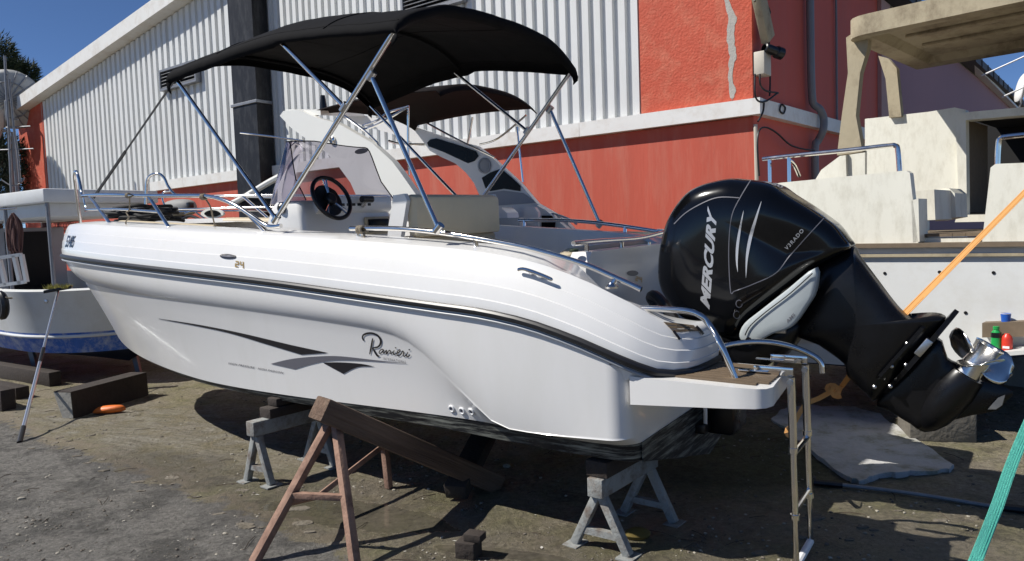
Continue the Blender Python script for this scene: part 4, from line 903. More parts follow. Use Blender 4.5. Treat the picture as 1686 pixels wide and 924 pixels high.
for x, y in ((744, 673), (761, 676.5), (776.5, 677.5)):
    h = BH.ray_cast(CAM, ray(x, y).normalized()); nn = h[1] if h[1].dot(BN) > 0 else -h[1]; tx = nn.cross(Zv).normalized(); ty = nn.cross(tx)
    m = MB(); m.tube([h[0]+nn*.003+(tx*cos(a)+ty*sin(a))*.017 for a in [2*pi*k/20 for k in range(20)]], .006, 8, closed=True); dr_ = m.build('drain_outlet', 'plastic_white', motor)
    m = MB(); m.lathe(h[0], nn, [(0, 0), (0, .015), (.004, .015), (.004, 0)], 18); m.build('drain_hole', 'decal_grey', dr_)
m = MB(); P = [(487, 645), (491, 638), (500, 637), (510, 642), (522, 652), (534, 659), (512, 660), (492, 654)]; h = [BH.ray_cast(CAM, ray(x, min(y, 650)).normalized())[0] or pv(x, y, 1.05) for x, y in P]
m.prism([pv(x, y, 1.058) for x, y in P], BN*.02); m.build('spray_scoop', 'rubber', motor, smooth=False)
for k in range(3):
    A = [(1091, 531), (1141, 537)]; B = [(1110, 549), (1152, 546)]; e = lambda i, t: (A[i][0]+(B[i][0]-A[i][0])*t, A[i][1]+(B[i][1]-A[i][1])*t)
    decal('plank', [e(0, k/3+.02), e(1, k/3+.02), e(1, (k+1)/3-.05), e(0, (k+1)/3-.05)], [(0, 1, 2, 3)], BH, 'teak', topside, off=.006, sub=4)
for P in ([(1108, 546), (1113, 553), (1118, 560)], [(1145, 539), (1151, 545), (1156, 551)]): decal('plank_edge', *stroke(P, 4.), BH, 'decal_black', topside, off=.008)
# --- engine lettering and lines
BE = bvh_of(engine, bpy.data.objects['leg_housing'])
label_px('MERCURY', (1168.5, 510), (1181, 352), (1153, 497), BE, 'decal_silver', engine, bold=.045, shear=.12, off=.003)
label_px('V3RADO', (1296, 412.5), (1324, 380.5), (1291.5, 408), BE, 'decal_silver', engine, bold=.02, sp_=1.25, off=.003)
for P, w in (([(1224.5, 347), (1219, 375), (1214.5, 405), (1213.5, 430), (1215, 448)], 4.2), ([(1253.5, 332), (1244, 362), (1235, 395), (1230, 425), (1228.5, 457)], 5.)):
    decal('chrome_slash', *stroke(P, lambda t, w=w: w*(.06+sin(pi*min(1, t*1.02)))), BE, 'chrome_trim', engine, off=.006)
for P in ([(1236, 297), (1219, 325), (1206, 352), (1201, 385), (1200, 430), (1203, 480), (1208, 480)], [(1208, 480), (1240, 468), (1277, 450), (1300, 422), (1330, 388), (1356, 360)], [(1110, 369), (1130, 350), (1160, 333), (1185, 325), (1217, 326)]):
    decal('panel_gap', *stroke(P, 1.5), BE, 'decal_grey', engine, off=.002)
label_px('AMS', (1297, 532), (1310, 519), (1294, 528), bvh_of(*[o for o in bpy.data.objects if o.name.startswith('side_trim')]), 'decal_grey', engine, bold=.02)
for c in ((1217, 500), (1213, 518)):
    decal('emblem', *stroke([(c[0]+5*cos(a), c[1]+6*sin(a)) for a in [k*.55 for k in range(11)]], 1.4), BE, 'decal_grey', engine, off=.003)
label_px('250', (1259, 300.5), (1287, 311), (1263, 296.5), BE, 'decal_silver', engine, bold=.04)
# ================================================================== props under and round the boat
def trestle(name, label, n1, n2, f1, f2, h, mat, top_w=.10):
    n1, n2, f1, f2 = (gp(*p) for p in (n1, n2, f1, f2)); A = (n1+n2)/2; B = (f1+f2)/2; A.z = B.z = 0; ax = (B-A).normalized()
    t = thing(name, label, 'trestle', V((A+B)/2), 'steel trestles under the boat')
    m = MB(); m.beam(A-ax*.05+Zv*(h-.05), B+ax*.05+Zv*(h-.05), .09, .10, bev=.006); m.build('beam', mat, t)
    for a, b, c in ((n1, n2, A), (f1, f2, B)):
        for k, p in enumerate((a, b)):
            tp = c+Zv*(h-.10)+(p-c)*.10; tp.z = h-.102; m = MB(); m.beam(V((p.x, p.y, p.z+.008)), tp, .045, .045, ax, .004); m.build('leg', mat, t)
            m = MB(); m.box(V((p.x, p.y, p.z+.004)), ax*.06, ax.cross(Zv)*.045, Zv*.004); m.build('foot', mat, t, smooth=False)
        P, Q = a.lerp(c+Zv*(h-.1), .32), b.lerp(c+Zv*(h-.1), .32); m = MB(); m.beam(P, Q, .035, .035); m.build('crossbar', mat, t)
    return t, A, B, ax
tl, A1, B1, ax1 = trestle('trestle', 'weathered grey steel trestle with dark timbers on top', (408, 792), (447, 800), (506, 757), (551, 770), .44, 'trestle_grey')
tr_, A2, B2_, ax2 = trestle('trestle', 'weathered grey steel trestle under the stern of the boat', (947, 893), (1035, 915), (1028, 840), (1110, 860), .385, 'trestle_grey')
m = MB(); m.beam(V((A1.x, A1.y, .475))+ax1*.07, V((B1.x, B1.y, .475))+ax1*.10, .13, .07, bev=.008); tag(m.build('timber_plank', 'timber_dark'), 'lower dark timber plank lying on the left grey trestle', 'timber')
m = MB(); m.beam(V((A1.x, A1.y, .54))+ax1*.13, V((B1.x, B1.y, .545))+ax1*.02, .11, .055, bev=.008); tag(m.build('timber_plank', 'timber_dark'), 'upper dark timber packing between left trestle and hull', 'timber')
m = MB(); m.beam(V((A2.x, A2.y, .43))-ax2*.03, V((B2_.x, B2_.y, .43)), .13, .085, bev=.008); tag(m.build('timber_plank', 'timber_dark'), 'dark timber packing on the stern trestle', 'timber')
# rusty A-frame
fl_, fr_ = gp(418, 928), gp(586, 938); ap = atY(549, 694, 4.02)
rt_ = thing('rusty_stand', 'rusty brown angle iron A-frame stand holding a timber', 'stand', V(((fl_.x+fr_.x)/2, (fl_.y+fr_.y)/2+.15, 0)))
for p, e in ((fl_, ap-BD*-.02), (fr_, ap+BD*-.02)): m = MB(); m.beam(p, e, .045, .045, BN, .003); m.build('leg', 'rust', rt_)
m = MB(); m.beam(fl_.lerp(ap, .46), fr_.lerp(ap, .46), .032, .032, BN, .002); m.build('crossbar', 'rust', rt_)
bk = gp(505, 838); bk = V((bk.x, bk.y+.35, 0)); rb_ = atY(632, 733, 4.75); rg = atY(523, 818, 4.2); rfoot = V((rg.x-.09, rg.y-.1, gz(rg.x, rg.y)))
m = MB(); m.beam(rg, rb_, .03, .03, BN, .002); m.build('brace', 'rust', rt_)
m = MB(); m.beam(V((rb_.x+.02, rb_.y, 0)), rb_.lerp(ap, .0)+Zv*.06, .04, .04, BN, .002); m.build('leg', 'rust', rt_)
m = MB(); m.beam(fl_.lerp(ap, .40), rg, .028, .028, BN, .002); m.build('brace', 'rust', rt_)
m = MB(); m.box(ap+Zv*.012, BD*.05, BN*.04, Zv*.012, .003); m.build('cap', 'rust', rt_)
a = ap+Zv*.10+BN*.10; b = atY(815, 797, 4.75); pm('timber', (.115, .07, .045), .85, var=.75, scale=5., stretch=(.35, 6, 6), rot=tuple((b-a).to_track_quat('X', 'Z').to_euler()), bump=.7, bscale=9., dirt=(.24, .17, .12), dscale=4., damt=.5); m = MB(); m.beam(a, b, .155, .13, bev=.01); tag(m.build('timber_beam', 'timber'), 'heavy brown timber beam sloping down from the rusty stand', 'timber')
a = gp(738, 832)+V((.04, .07, .06)); b = atY(800, 712, 5.05); m = MB(); m.beam(a, b, .15, .10, bev=.01); tag(m.build('timber_prop', 'timber_dark'), 'short dark timber prop leaning on the hull bottom', 'timber')
c = gp(772, 912); m = MB(); m.box(c+Zv*.045, V((.05, -.02, 0)), V((.02, .05, 0)), Zv*.045, .006); m.box(c+V((.035, -.01, .11)), V((.045, -.02, 0)), V((.015, .035, 0)), Zv*.02, .005); tag(m.build('timber_offcut', 'timber_dark'), 'small dark block of scrap wood on the sunlit ground', 'timber')
c = gp(1050, 884); m = MB(); R_ = [[c+V((.06*sin(t)*cos(p)*1.2, .05*sin(t)*sin(p), .035*cos(t)+.02)) for p in [2*pi*k/12 for k in range(12)]] for t in [pi*k/6 for k in range(7)]]; m.grid(R_, closed_v=True); tag(m.build('sponge', 'sponge'), 'dirty yellow sponge lying behind the stern trestle', 'sponge')
# ground litter on the right
bd = [(1272, 694), (1290, 676), (1330, 671), (1400, 672), (1450, 688), (1500, 722), (1569, 771), (1562, 779), (1500, 783), (1450, 786), (1414, 799), (1395, 790), (1335, 747), (1300, 716)]
bd2 = []
for k in range(len(bd)):
    a, b = bd[k], bd[(k+1) % len(bd)]
    for q in range(6): t = q/6; bd2.append((a[0]+(b[0]-a[0])*t+random.uniform(-2.2, 2.2), a[1]+(b[1]-a[1])*t+random.uniform(-1.6, 1.6)))
P = [gp(x, y) for x, y in bd2]; P = [V((p.x, p.y, gz(p.x, p.y)+.004)) for p in P]
m = MB(); n = len(P); c = sum(P, V((0, 0, 0)))/n; lift = lambda p: V((p.x, p.y, .024+.014*mn.noise(V((p.x*3, p.y*3, 0)))+.006*mn.noise(V((p.x*14, p.y*14, 3)))))
ring = [[P[i].lerp(c, q) for i in range(n)] for q in (0, .06, .14, .25, .38, .5, .62, .75, .88, .97)]
m.grid([[V((p.x, p.y, gz(p.x, p.y)+.002)) for p in ring[0]]]+[[lift(p) for p in r] for r in ring], closed_v=True); m.add([lift(p) for p in ring[-1]], [tuple(range(n))]); tag(m.build('old_panel', 'board', angle=25), 'old grey panel with flaking paint lying on the ground', 'panel')
P = [gp(x, y)+Zv*.018 for x, y in ((1340, 797), (1420, 806), (1520, 820), (1640, 836), (1720, 848))]; t = thing('boat_hook', 'grey metal pole with black grips lying on the ground', 'pole', V((P[2].x, P[2].y, 0)))
m = MB(); m.tube(cr(P, 4), .013, 8); m.build('shaft', 'galv', t); m = MB(); m.tube([P[0], P[0].lerp(P[1], .6)], .02, 8); m.build('grip', 'rubber', t); m = MB(); m.tube([P[3], P[4]], .024, 8); m.build('grip', 'rubber', t)
c = gp(1566, 728); m = MB(); m.box(V((c.x, c.y+.2, .14)), V((.22, -.05, 0)), V((.06, .2, 0)), Zv*.145, .012); tag(m.build('support_block', 'timber_grey'), 'grey weathered block on the ground behind the propeller', 'block')
P = [atY(1800, 470, 3.95), atY(1686, 716, 3.45), atY(1640, 838, 3.2), atY(1604, 930, 3.0), gp(1588, 975)]; m = MB(); P = cr(P, 8); m.ribbon(P, .052, V((-.3, -1, .2)), .003); ts = tag(m.build('teal_strap', 'strap_teal', smooth=False), 'taut turquoise webbing strap crossing the lower right corner', 'strap')
for o_ in (-.020, -.010, 0, .010, .020):
    nq = V((-.3, -1, .2)).normalized(); Q = [p+(P[-1]-P[0]).normalized().cross(nq).normalized()*o_+nq*.0022 for p in P]; m = MB(); m.ribbon(Q, .0028, nq, .001); m.build('weave_line', 'strap_teal_dark', ts, smooth=False)
# orange ratchet strap to the neighbouring boat
eo = pv(1487, 517, .0)
P = [atY(1760, 243, 4.9), atY(1686, 318, 4.75), pv(1487, 519, -.03)]; t = thing('orange_strap', 'taut orange ratchet strap running from the engine up to the right', 'strap', V((P[2].x, P[2].y, P[2].z)))
m = MB(); m.ribbon(P, .036, V((-.62, -.72, .25)), .003); m.build('webbing', 'strap_orange', t, smooth=False)
for o_ in (-.011, .011):
    dl = (P[2]-P[0]).normalized().cross(V((-.62, -.72, .25)).normalized()).normalized()*o_+V((-.62, -.72, .25)).normalized()*.0022; m = MB(); m.ribbon([p+dl for p in P], .002, V((-.62, -.72, .25)), .001); m.build('stitch_line', 'strap_dark', t, smooth=False)
P = [pv(1440, 588, -.14), pv(1398, 620, -.1), atY(1386, 636, 4.35), atY(1376, 645, 4.3)]; m = MB(); m.ribbon(P, .03, V((-.2, -1, .1)), .004); m.build('webbing', 'strap_orange', t, smooth=False)
kc = atY(1372, 643, 4.3); rk_ = random.Random(2)
for k in range(4):
    c = kc+V((rk_.uniform(-.03, .03), rk_.uniform(-.02, .02), rk_.uniform(-.02, .02))); a0 = rk_.random()*6; m = MB(); m.ribbon([c+V((cos(a0+q*.7)*.03, sin(a0*2+q*.5)*.02, sin(a0+q*.7)*.025)) for q in range(8)], .022, V((-.3, -1, .3)), .004); m.build('knot_loop', 'strap_orange', t, smooth=False)
P = [kc, atY(1350, 655, 4.32), atY(1325, 668, 4.3), atY(1305, 700, 4.2), atY(1293, 712, 4.15), gp(1302, 724)+Zv*.02, gp(1318, 722)+Zv*.01]; m = MB(); m.ribbon(cr(P, 5), .028, V((-.1, -1, .3)), .003); m.build('loose_end', 'strap_orange', t, smooth=False)
# ================================================================== second motorboat alongside, with an arch and a dark sunshade
V2 = -3.05
b2 = thing('cruiser', 'cream sports cruiser with arch and dark sunshade behind the motorboat', 'motorboat', frame(BO+BN*V2, BD, BN, BK))
bs = nose(1.12, 3.4, 7.6, 2.2, 1.7, 1.05); bl_ = nose(.95, 3.0, 7.2, 2.0, 1.6)
rows = []
us2 = [7.6*sin(pi/2*k/40) for k in range(41)]
def r2(f, wf): return [(u, f(u), wf(u)) for u in us2]
sheer2 = lambda u: 1.42+.05*u
rows = [[(u, 0, .35+.02*u*u*.5 if u < 6 else .35+.02*u*u*.5) for u in us2], r2(lambda u: bl_(min(u, 7.2)), lambda u: .62+.012*u*u), r2(lambda u: bs(u)*.97, lambda u: .98+.04*u), r2(bs, lambda u: sheer2(u)-.08), r2(lambda u: max(0, bs(u)-.03), sheer2), r2(lambda u: max(0, bs(u)-.22), lambda u: sheer2(u)+.015)]
def grid2(rows, cap=True):
    m = MB()
    for s in (1, -1): m.grid([[W(u, V2+s*v, w) for u, v, w in r] for r in rows])
    if cap: m.add([W(r[0][0], V2+r[0][1], r[0][2]) for r in rows]+[W(r[0][0], V2-r[0][1], r[0][2]) for r in rows[::-1]], [tuple(range(2*len(rows)))])
    return m
grid2(rows).build('hull', 'cream_gelcoat', b2, angle=35)
m = MB(); O2 = [(u, max(0, bs(u)-.22)) for u in us2]; m.add([W(u, V2+v, 1.30) for u, v in O2]+[W(u, V2-v, 1.30) for u, v in O2[::-1]], [tuple(range(2*len(O2)))]); m.build('deck', 'grey_gelcoat', b2, smooth=False)
# foredeck / cabin trunk rising aft
rows = []
for k in range(15):
    u = 7.35-3.25*k/14; t = k/14; hb = max(.03, bs(u)-.2-.10*t); hh = sheer2(u)-.01+.38*(t**.75)
    rows.append([W(u, V2+hb*c, hh-(hh-sheer2(u)+.03)*abs(c)**4.5) for c in [-1+2*j/20 for j in range(21)]])
m = MB(); m.grid(rows); trunk = m.build('cabin_trunk', 'cream_gelcoat', b2, angle=50)
BT = bvh_of(trunk)
el = [(352+13*cos(a), 352+(5.2 if sin(a) > 0 else 6)*sin(a)*abs(sin(a))**.3) for a in [2*pi*k/24 for k in range(24)]]; pln = lambda P, v: [pv(x, y, v) for x, y in P]
def side_panel(name, P, v, mat, par, th=.02, n=0):
    m = MB(); P = pln(P, v)
    if n: P = cr(P, n, True)
    m.prism(P, BN*th); return m.build(name, mat, par, angle=40)
side_panel('porthole', el, V2+.93, 'dark_glass', b2, .03)
side_panel('porthole_rim', [(352+(x-352)*1.45, 352+(y-352)*1.5) for x, y in el], V2+.915, 'cream_gelcoat', b2, .03)
# raked windscreen
side_panel('side_window', [(392, 342), (402, 330), (432, 310), (446, 300), (462, 300), (462, 345)], V2+.85, 'dark_glass', b2, .03)
m = MB(); m.tube(cr(pln([(380, 336), (402, 325), (440, 302), (470, 286)], V2+.88), 4), .045, 8); m.build('windscreen_frame', 'cream_gelcoat', b2)
m = MB(); m.add(pln([(385, 338), (466, 290)], V2+.8)+pln([(470, 296), (410, 338)], V2-.8), [(0, 1, 2, 3)]); m.build('windscreen', 'acrylic', b2, smooth=False)
# arch legs
portleg = [(471, 192), (477, 184), (501, 182), (528, 194), (566, 204), (622, 236), (655, 266), (668, 283), (694, 320), (712, 350), (640, 352), (600, 330), (587, 301), (570, 278), (548, 252), (518, 232), (490, 212)]
al_ = side_panel('arch_leg', portleg, V2+1.0, 'cream_gelcoat', b2, .10)
stbleg = [(545, 186), (600, 190), (652, 201), (687, 209), (721, 221), (756, 232), (790, 241), (814, 259), (838, 281), (860, 301), (889, 335), (931, 359), (958, 387), (800, 385), (800, 332), (793, 318), (786, 302), (773, 285), (756, 270), (730, 258), (702, 242), (654, 222), (600, 206)]
ar_ = side_panel('arch_leg', stbleg, V2-1.08, 'gelcoat', b2, .08)
vi = V2-1.0+.004
side_panel('arch_window', [(704, 235), (709, 230), (719, 228), (755, 239), (784, 249), (788, 257), (782, 265), (771, 269), (730, 250), (706, 241)], vi, 'dark_glass', b2, .012)
side_panel('arch_window', [(794, 293), (808, 284), (825, 278), (842, 292), (857, 306), (857, 315), (830, 311), (808, 315), (800, 310)], vi, 'dark_glass', b2, .012)
m = MB(); m.lathe(pv(798, 273, vi), BN, [(0, 0), (0, .11), (.02, .11), (.03, .085), (.015, .08), (.022, .0)], 24); m.build('loudspeaker', 'grey_gelcoat', b2)
side_panel('arch_lining', [(800, 318), (830, 314), (862, 318), (884, 334), (800, 340)], vi, 'grey_gelcoat', b2, .014)
a = pln([(471, 188), (528, 190)], V2+1.0); b = pln([(545, 186), (600, 192)], V2-1.0); m = MB(); m.prism([a[0], a[1], b[1], b[0]], BK*.06); m.build('arch_top', 'cream_gelcoat', b2, smooth=False)
m = MB(); m.lathe(pv(548, 231, V2+1.1), BN, [(0, 0), (0, .05), (.02, .05), (.03, .035), (.01, .03), (.015, 0)], 18); m.build('deck_light', 'steel', b2)
# sunshade
sh = lambda u, c: W(u, V2+1.0*c, itp([(2.3, 2.50), (3.2, 2.62), (4.4, 2.50)], u)+.16*(1-abs(c)**2.6)+.02)
A = Lc(pv(884, 178, V2-1.0)); Bq = Lc(pv(508, 186, V2+1.0))
def shade(s, c):
    u = A.x+(Bq.x-A.x)*s; w = A.z+(Bq.z-A.z)*s+.05*sin(pi*s); return W(u, V2+c*1.0, w+.15*(1-abs(c)**2.8)-(.07 if s in (0, 1) else 0))
m = MB(); rows = [[shade(s, c) for c in [-1+2*j/24 for j in range(25)]] for s in (0, .03, .1, .2, .35, .5, .65, .8, .9, .97, 1)]; m.grid(rows); o = m.build('sunshade', 'canvas_brown', b2, angle=70); md = o.modifiers.new('t', 'SOLIDIFY'); md.thickness = .012
for P, v in (([(598, 207), (622, 198), (640, 185), (672, 176)], V2+1.0), ([(594, 214), (620, 206), (672, 176)], V2+1.0), ([(672, 174), (672, 240), (674, 288)], V2+.9), ([(693, 197), (750, 228), (815, 260)], V2-1.0), ([(778, 193), (770, 236)], V2-1.0), ([(866, 190), (820, 228), (790, 238)], V2-1.0), ([(851, 209), (861, 300)], V2-1.0), ([(566, 190), (600, 215), (622, 236)], V2+1.03), ([(640, 232), (660, 237), (700, 238)], V2+.5)):
    m = MB(); m.tube(cr(pln(P, v), 5), .014, 8); m.build('shade_pole', 'steel', b2)
# foredeck rails
for v, P in ((V2+.75, [(242, 356), (300, 349), (420, 347), (452, 350)]), (V2+.9, [(243, 324), (300, 322), (430, 325), (472, 326)])):
    m = MB(); m.tube(cr(pln(P, v), 6), .013, 8); m.build('bow_rail', 'steel', b2)
m = MB(); m.tube(cr(pln([(304, 352), (318, 348), (328, 354), (340, 363)], V2+.9), 6), .013, 8); m.build('bow_rail', 'steel', b2)
m = MB(); m.tube(pln([(396, 219), (440, 224), (500, 232)], V2+1.1), .012, 8); m.build('antenna', 'steel', b2)
m = MB(); m.lathe(pv(533, 183, V2+.7), BK, [(0, 0), (0, .05), (.03, .05), (.2, .03), (.2, 0)], 12); m.build('horn', 'plastic_black', b2)
# cockpit mouldings seen past the seat
for nm, P, v, mt, th in (('cockpit_locker', [(815, 342), (843, 341), (853, 350), (856, 372), (815, 372)], V2-.35, 'gelcoat', .25), ('locker_slot', [(812, 370), (855, 370), (855, 374), (812, 374)], V2-.095, 'plastic_black', .01), ('helm_base', [(806, 360), (863, 358), (863, 386), (806, 400)], V2-.1, 'grey_gelcoat', .1),
                         ('stern_door', [(866, 345), (871, 340), (884, 341), (890, 350), (890, 386), (866, 386)], V2-.75, 'gelcoat', .06), ('door_glass', [(893, 355), (909, 355), (915, 366), (913, 385), (893, 385)], V2-.8, 'dark_glass', .02), ('side_deck', [(890, 338), (905, 346), (950, 385), (890, 387)], V2-.98, 'cream_gelcoat', .1)):
    side_panel(nm, P, v, mt, b2, th)
m = MB(); c = pv(927, 358, V2-.95); m.tube(cr([c+BD*.18+BK*.06, c+BD*.1+BK*.045, c-BD*.1-BK*.03, c-BD*.2-BK*.10], 4), .014, 8); m.tube([c+BD*.05, c+BD*.05-BK*.06], .013, 8); m.tube([c-BD*.07-BK*.02, c-BD*.07-BK*.09], .013, 8); m.build('cleat', 'steel_dull', b2)
m = MB(); m.box(pv(882, 402, -.95), BD*.13, BN*.08, BK*.10, .02); tag(m.build('crate', 'plastic_black'), 'small black plastic box in the cockpit beside the stern bench', 'box')
for v in (.6, -.6):
    for u in (1.2, 4.6):
        m = MB(); w0 = .36+.02*u; m.box(W(u, V2+v, .0)+BK*(.25), BD*.15, BN*.15, BK*.26, .01); tag(m.build('keel_block', 'concrete_block'), '%s concrete block under the %s of the cream cruiser' % ('near' if v > 0 else 'far', 'stern' if u < 2 else 'bow'), 'block')
# covered outboard standing behind the bow
c = pv(300, 372, V2-1.6); om = thing('small_outboard', 'small outboard motor under a grey cover behind the bow rail', 'outboard motor', V((c.x, c.y, 0)))
P = [(272, 345), (278, 333), (295, 328), (312, 330), (318, 340), (316, 352), (300, 356), (280, 358)]; m = MB(); Q = cr(pln(P, V2-1.6), 3, True); m.pillow(Q, pv(296, 344, V2-1.6), BN, .22, 2.6, 2.2, 13); m.build('cover', 'grey_cover', om)
m = MB(); m.box(pv(313, 338, V2-1.45), BD*.05, BN*.06, BK*.06, .02); m.build('carry_handle', 'plastic_black', om)
m = MB(); m.tube([pv(300, 355, V2-1.6), pv(303, 385, V2-1.6), V((c.x, c.y, 0))], [.10, .07, .06], 10); m.build('leg', 'plastic_black', om)
m = MB(); m.tube(cr(pln([(262, 352), (272, 362), (290, 366), (312, 356), (330, 362)], V2-1.3), 5), .03, 8); m.build('bracket', 'plastic_black', om)
# ================================================================== cabin boat at the right, stern towards the viewer
RE = V((cos(rad(45)), -sin(rad(45)), 0)); RH = V((sin(rad(45)), cos(rad(45)), 0)); RO = V((3.2, 5.6, 0))
rbt = thing('cabin_boat', 'old cream cabin boat with weathered hardtop, stern to the right', 'cabin boat', frame(RO, RE, RH, Zv))
def rp(x, y, o=0.): return onplane(x, y, RO+RH*o, RH)
def rpan(name, P, o, th, mat, par=None, n=0, ang=40):
    m = MB(); Q = [rp(x, y, o) for x, y in P]
    if n: Q = cr(Q, n, True)
    m.prism(Q, RH*th); return m.build(name, mat, par or rbt, angle=ang)
rpan('transom', [(1262, 409), (1262, 592), (1400, 602), (1500, 612), (1590, 600), (1650, 583), (1790, 573), (1790, 404)], 0, .12, 'boat_white')
m = MB(); a = rp(1262, 409, .12); b = rp(1790, 404, .12); 
lf = lambda x, y: (rp(x, y, .12), rp(x, y, .12)+RH*6.5)
q = [rp(1262, 409, .12), rp(1262, 592, .12)]; m.prism([q[0], q[1], q[1]+RE*.10, q[0]+RE*.10], RH*6.5); m.build('side', 'boat_white', rbt, smooth=False)
m = MB(); q = [rp(1300, 596, .1), rp(1500, 612, .1), rp(1790, 573, .1)]; m.prism([q[0], q[1], q[2], q[2]+Zv*.02, q[0]+Zv*.02], RH*6.3); m.build('bottom', 'blue_bottom', rbt, smooth=False)
rpan('ledge', [(1258, 403), (1795, 398), (1795, 405), (1258, 410)], -.05, .22, 'teak_old'); rpan('rub_strip', [(1258, 420), (1795, 416), (1795, 421), (1258, 425)], -.03, .03, 'hardtop')
rpan('bulwark', [(1268, 304), (1285, 301), (1492, 281), (1498, 285), (1503, 330), (1512, 402), (1268, 402.5)], .02, .09, 'gelcoat_old')
rpan('bulwark', [(1617, 398), (1631, 276), (1639, 270), (1790, 264), (1790, 397)], .02, .09, 'gelcoat_old')
m = MB(); q = [rp(1268, 304, .11), rp(1268, 402, .11)]; m.prism([q[0], q[1], q[1]+RE*.08, q[0]+RE*.08], RH*4.5); m.build('bulwark', 'gelcoat_old', rbt, smooth=False)
zd = rp(1565, 384, .3).z; m = MB(); a = rp(1268, 400, .12); b = rp(1790, 398, .12)
k = 0; e0 = (a-RO).dot(RE); e1 = (b-RO).dot(RE); x = e0+.1
while x < e1-.05:
    m = MB(); m.box(RO+RE*(x+.045)+RH*1.35+Zv*(zd-.012), RE*.0435, RH*1.2, Zv*.012); m.build('deck_plank', 'teak_old', rbt, smooth=False); x += .09
rpan('step', [(1516, 392), (1614, 391), (1614, 400), (1516, 402)], .16, .15, 'gelcoat_old')
rpan('gate_jamb', [(1500, 330), (1512, 327), (1514, 398), (1503, 400)], .02, .22, 'gelcoat_old')
rpan('seat_locker', [(1498, 316), (1538, 312), (1540, 362), (1500, 364)], .75, .5, 'gelcoat_old')
rpan('seat_locker', [(1538, 312), (1562, 310), (1572, 318), (1574, 358), (1540, 364)], 1.25, .4, 'gelcoat_old')
# cabin bulkhead, doorway and header
rpan('cabin_bulkhead', [(1424, 196), (1530, 184), (1572, 177), (1578, 182), (1586, 360), (1424, 366)], 2.2, .06, 'gelcoat_old')
rpan('door_frame', [(1572, 177), (1590, 181), (1592, 360), (1580, 362)], 2.13, .12, 'gelcoat_old')
rpan('door_header', [(1580, 186), (1800, 166), (1800, 180), (1590, 198)], 2.1, .2, 'gelcoat_old')
rpan('door_sill', [(1576, 354), (1800, 350), (1800, 362), (1572, 366)], 2.0, .3, 'gelcoat_old')
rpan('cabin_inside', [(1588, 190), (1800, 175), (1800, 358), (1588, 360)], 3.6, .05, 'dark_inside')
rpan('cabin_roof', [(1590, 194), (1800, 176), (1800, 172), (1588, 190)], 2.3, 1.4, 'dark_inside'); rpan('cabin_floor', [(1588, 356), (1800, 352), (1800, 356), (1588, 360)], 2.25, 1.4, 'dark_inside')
rpan('door_panel', [(1577, 198), (1590, 196), (1591, 350), (1579, 352)], 2.3, .9, 'teak_old')
rpan('cabin_side', [(1424, 196), (1430, 195), (1430, 366), (1424, 366)], 2.26, 3.5, 'gelcoat_old')
rpan('cabin_side', [(1352, 280), (1392, 250), (1394, 300), (1340, 300)], 1.4, .06, 'gelcoat_old')
rpan('cabin_side', [(1388, 250), (1424, 248), (1424, 300), (1388, 300)], 1.45, .06, 'gelcoat_old')
# hardtop on two pillars a side
zr = rp(1410, 66, .7).z
m = MB(); A = rp(1390, 45, .55); ea = (A-RO).dot(RE)
def slabpt(e, h, z): return RO+RE*e+RH*h+Zv*z
hd = []
for k in range(5): a = pi/2*k/4; hd.append((ea+.18-.18*cos(a), .55+.18-.18*sin(a)))
hd = [(ea, 2.6)]+hd+[(ea+4.2, .55), (ea+4.2, 2.6)]
z0 = zr; n = len(hd)
inn = [(min(max(e, ea+.16), ea+4.1), min(max(h, .74), 2.42)) for e, h in hd]
m.add([slabpt(e, h, z0) for e, h in hd]+[slabpt(e, h, z0+.17) for e, h in hd]+[slabpt(e, h, z0+.01) for e, h in inn]+[slabpt(e, h, z0+.075) for e, h in [(min(max(e, ea+.22), ea+4.0), min(max(h, .80), 2.36)) for e, h in hd]],
      [tuple(range(n, 2*n))]+[(i, (i+1) % n, n+(i+1) % n, n+i) for i in range(n)]+[(i, (i+1) % n, 2*n+(i+1) % n, 2*n+i) for i in range(n)]+[(2*n+i, 2*n+(i+1) % n, 3*n+(i+1) % n, 3*n+i) for i in range(n)]+[tuple(range(3*n, 4*n))])
m.build('hardtop', 'hardtop', rbt, angle=40)
for h in (1.25, 1.75):
    m = MB(); m.box(slabpt(ea+2.1, h, z0+.060), RE*1.8, RH*.05, Zv*.014, .006); m.build('hardtop_rib', 'hardtop', rbt)
rpan('hardtop_pillar', [(1393, 62), (1408, 52), (1430, 58), (1428, 80), (1416, 120), (1409, 190), (1420, 250), (1378, 256), (1386, 190), (1396, 120)], .78, .09, 'hardtop')
rpan('hardtop_pillar', [(1446, 92), (1462, 96), (1476, 112), (1484, 192), (1464, 194), (1458, 130)], 2.15, .09, 'hardtop')
for P, o in (([(1256, 262), (1300, 257), (1400, 247), (1462, 240), (1474, 240), (1478, 246), (1481, 282)], .06), ([(1642, 272), (1644, 236), (1648, 228), (1660, 225), (1720, 219)], .06)):
    m = MB(); m.tube(cr([rp(x, y, o) for x, y in P], 5), .019, 10); rl = m.build('rail', 'steel', rbt)
    for x, y0, y1 in (((1267, 261, 303), (1299, 257, 300)) if P[0][0] < 1400 else ()):
        m = MB(); m.tube([rp(x, y0, o), rp(x+.5, y1, o)], .016, 8); m.build('stanchion', 'steel', rl)
m = MB(); m.tube(cr([rp(1300, 264, .06), rp(1308, 272, .2), rp(1316, 290, .35)], 4), .016, 8); m.build('rail', 'steel', rbt)
for x, y in ((1457, 450), (1547, 448), (1636, 449), (1590, 515)):
    m = MB(); m.lathe(rp(x, y, 0)-RH*.006, RH, [(0, 0), (0, .012), (.01, .012)], 10); m.build('through_bolt', 'plastic_black', rbt)
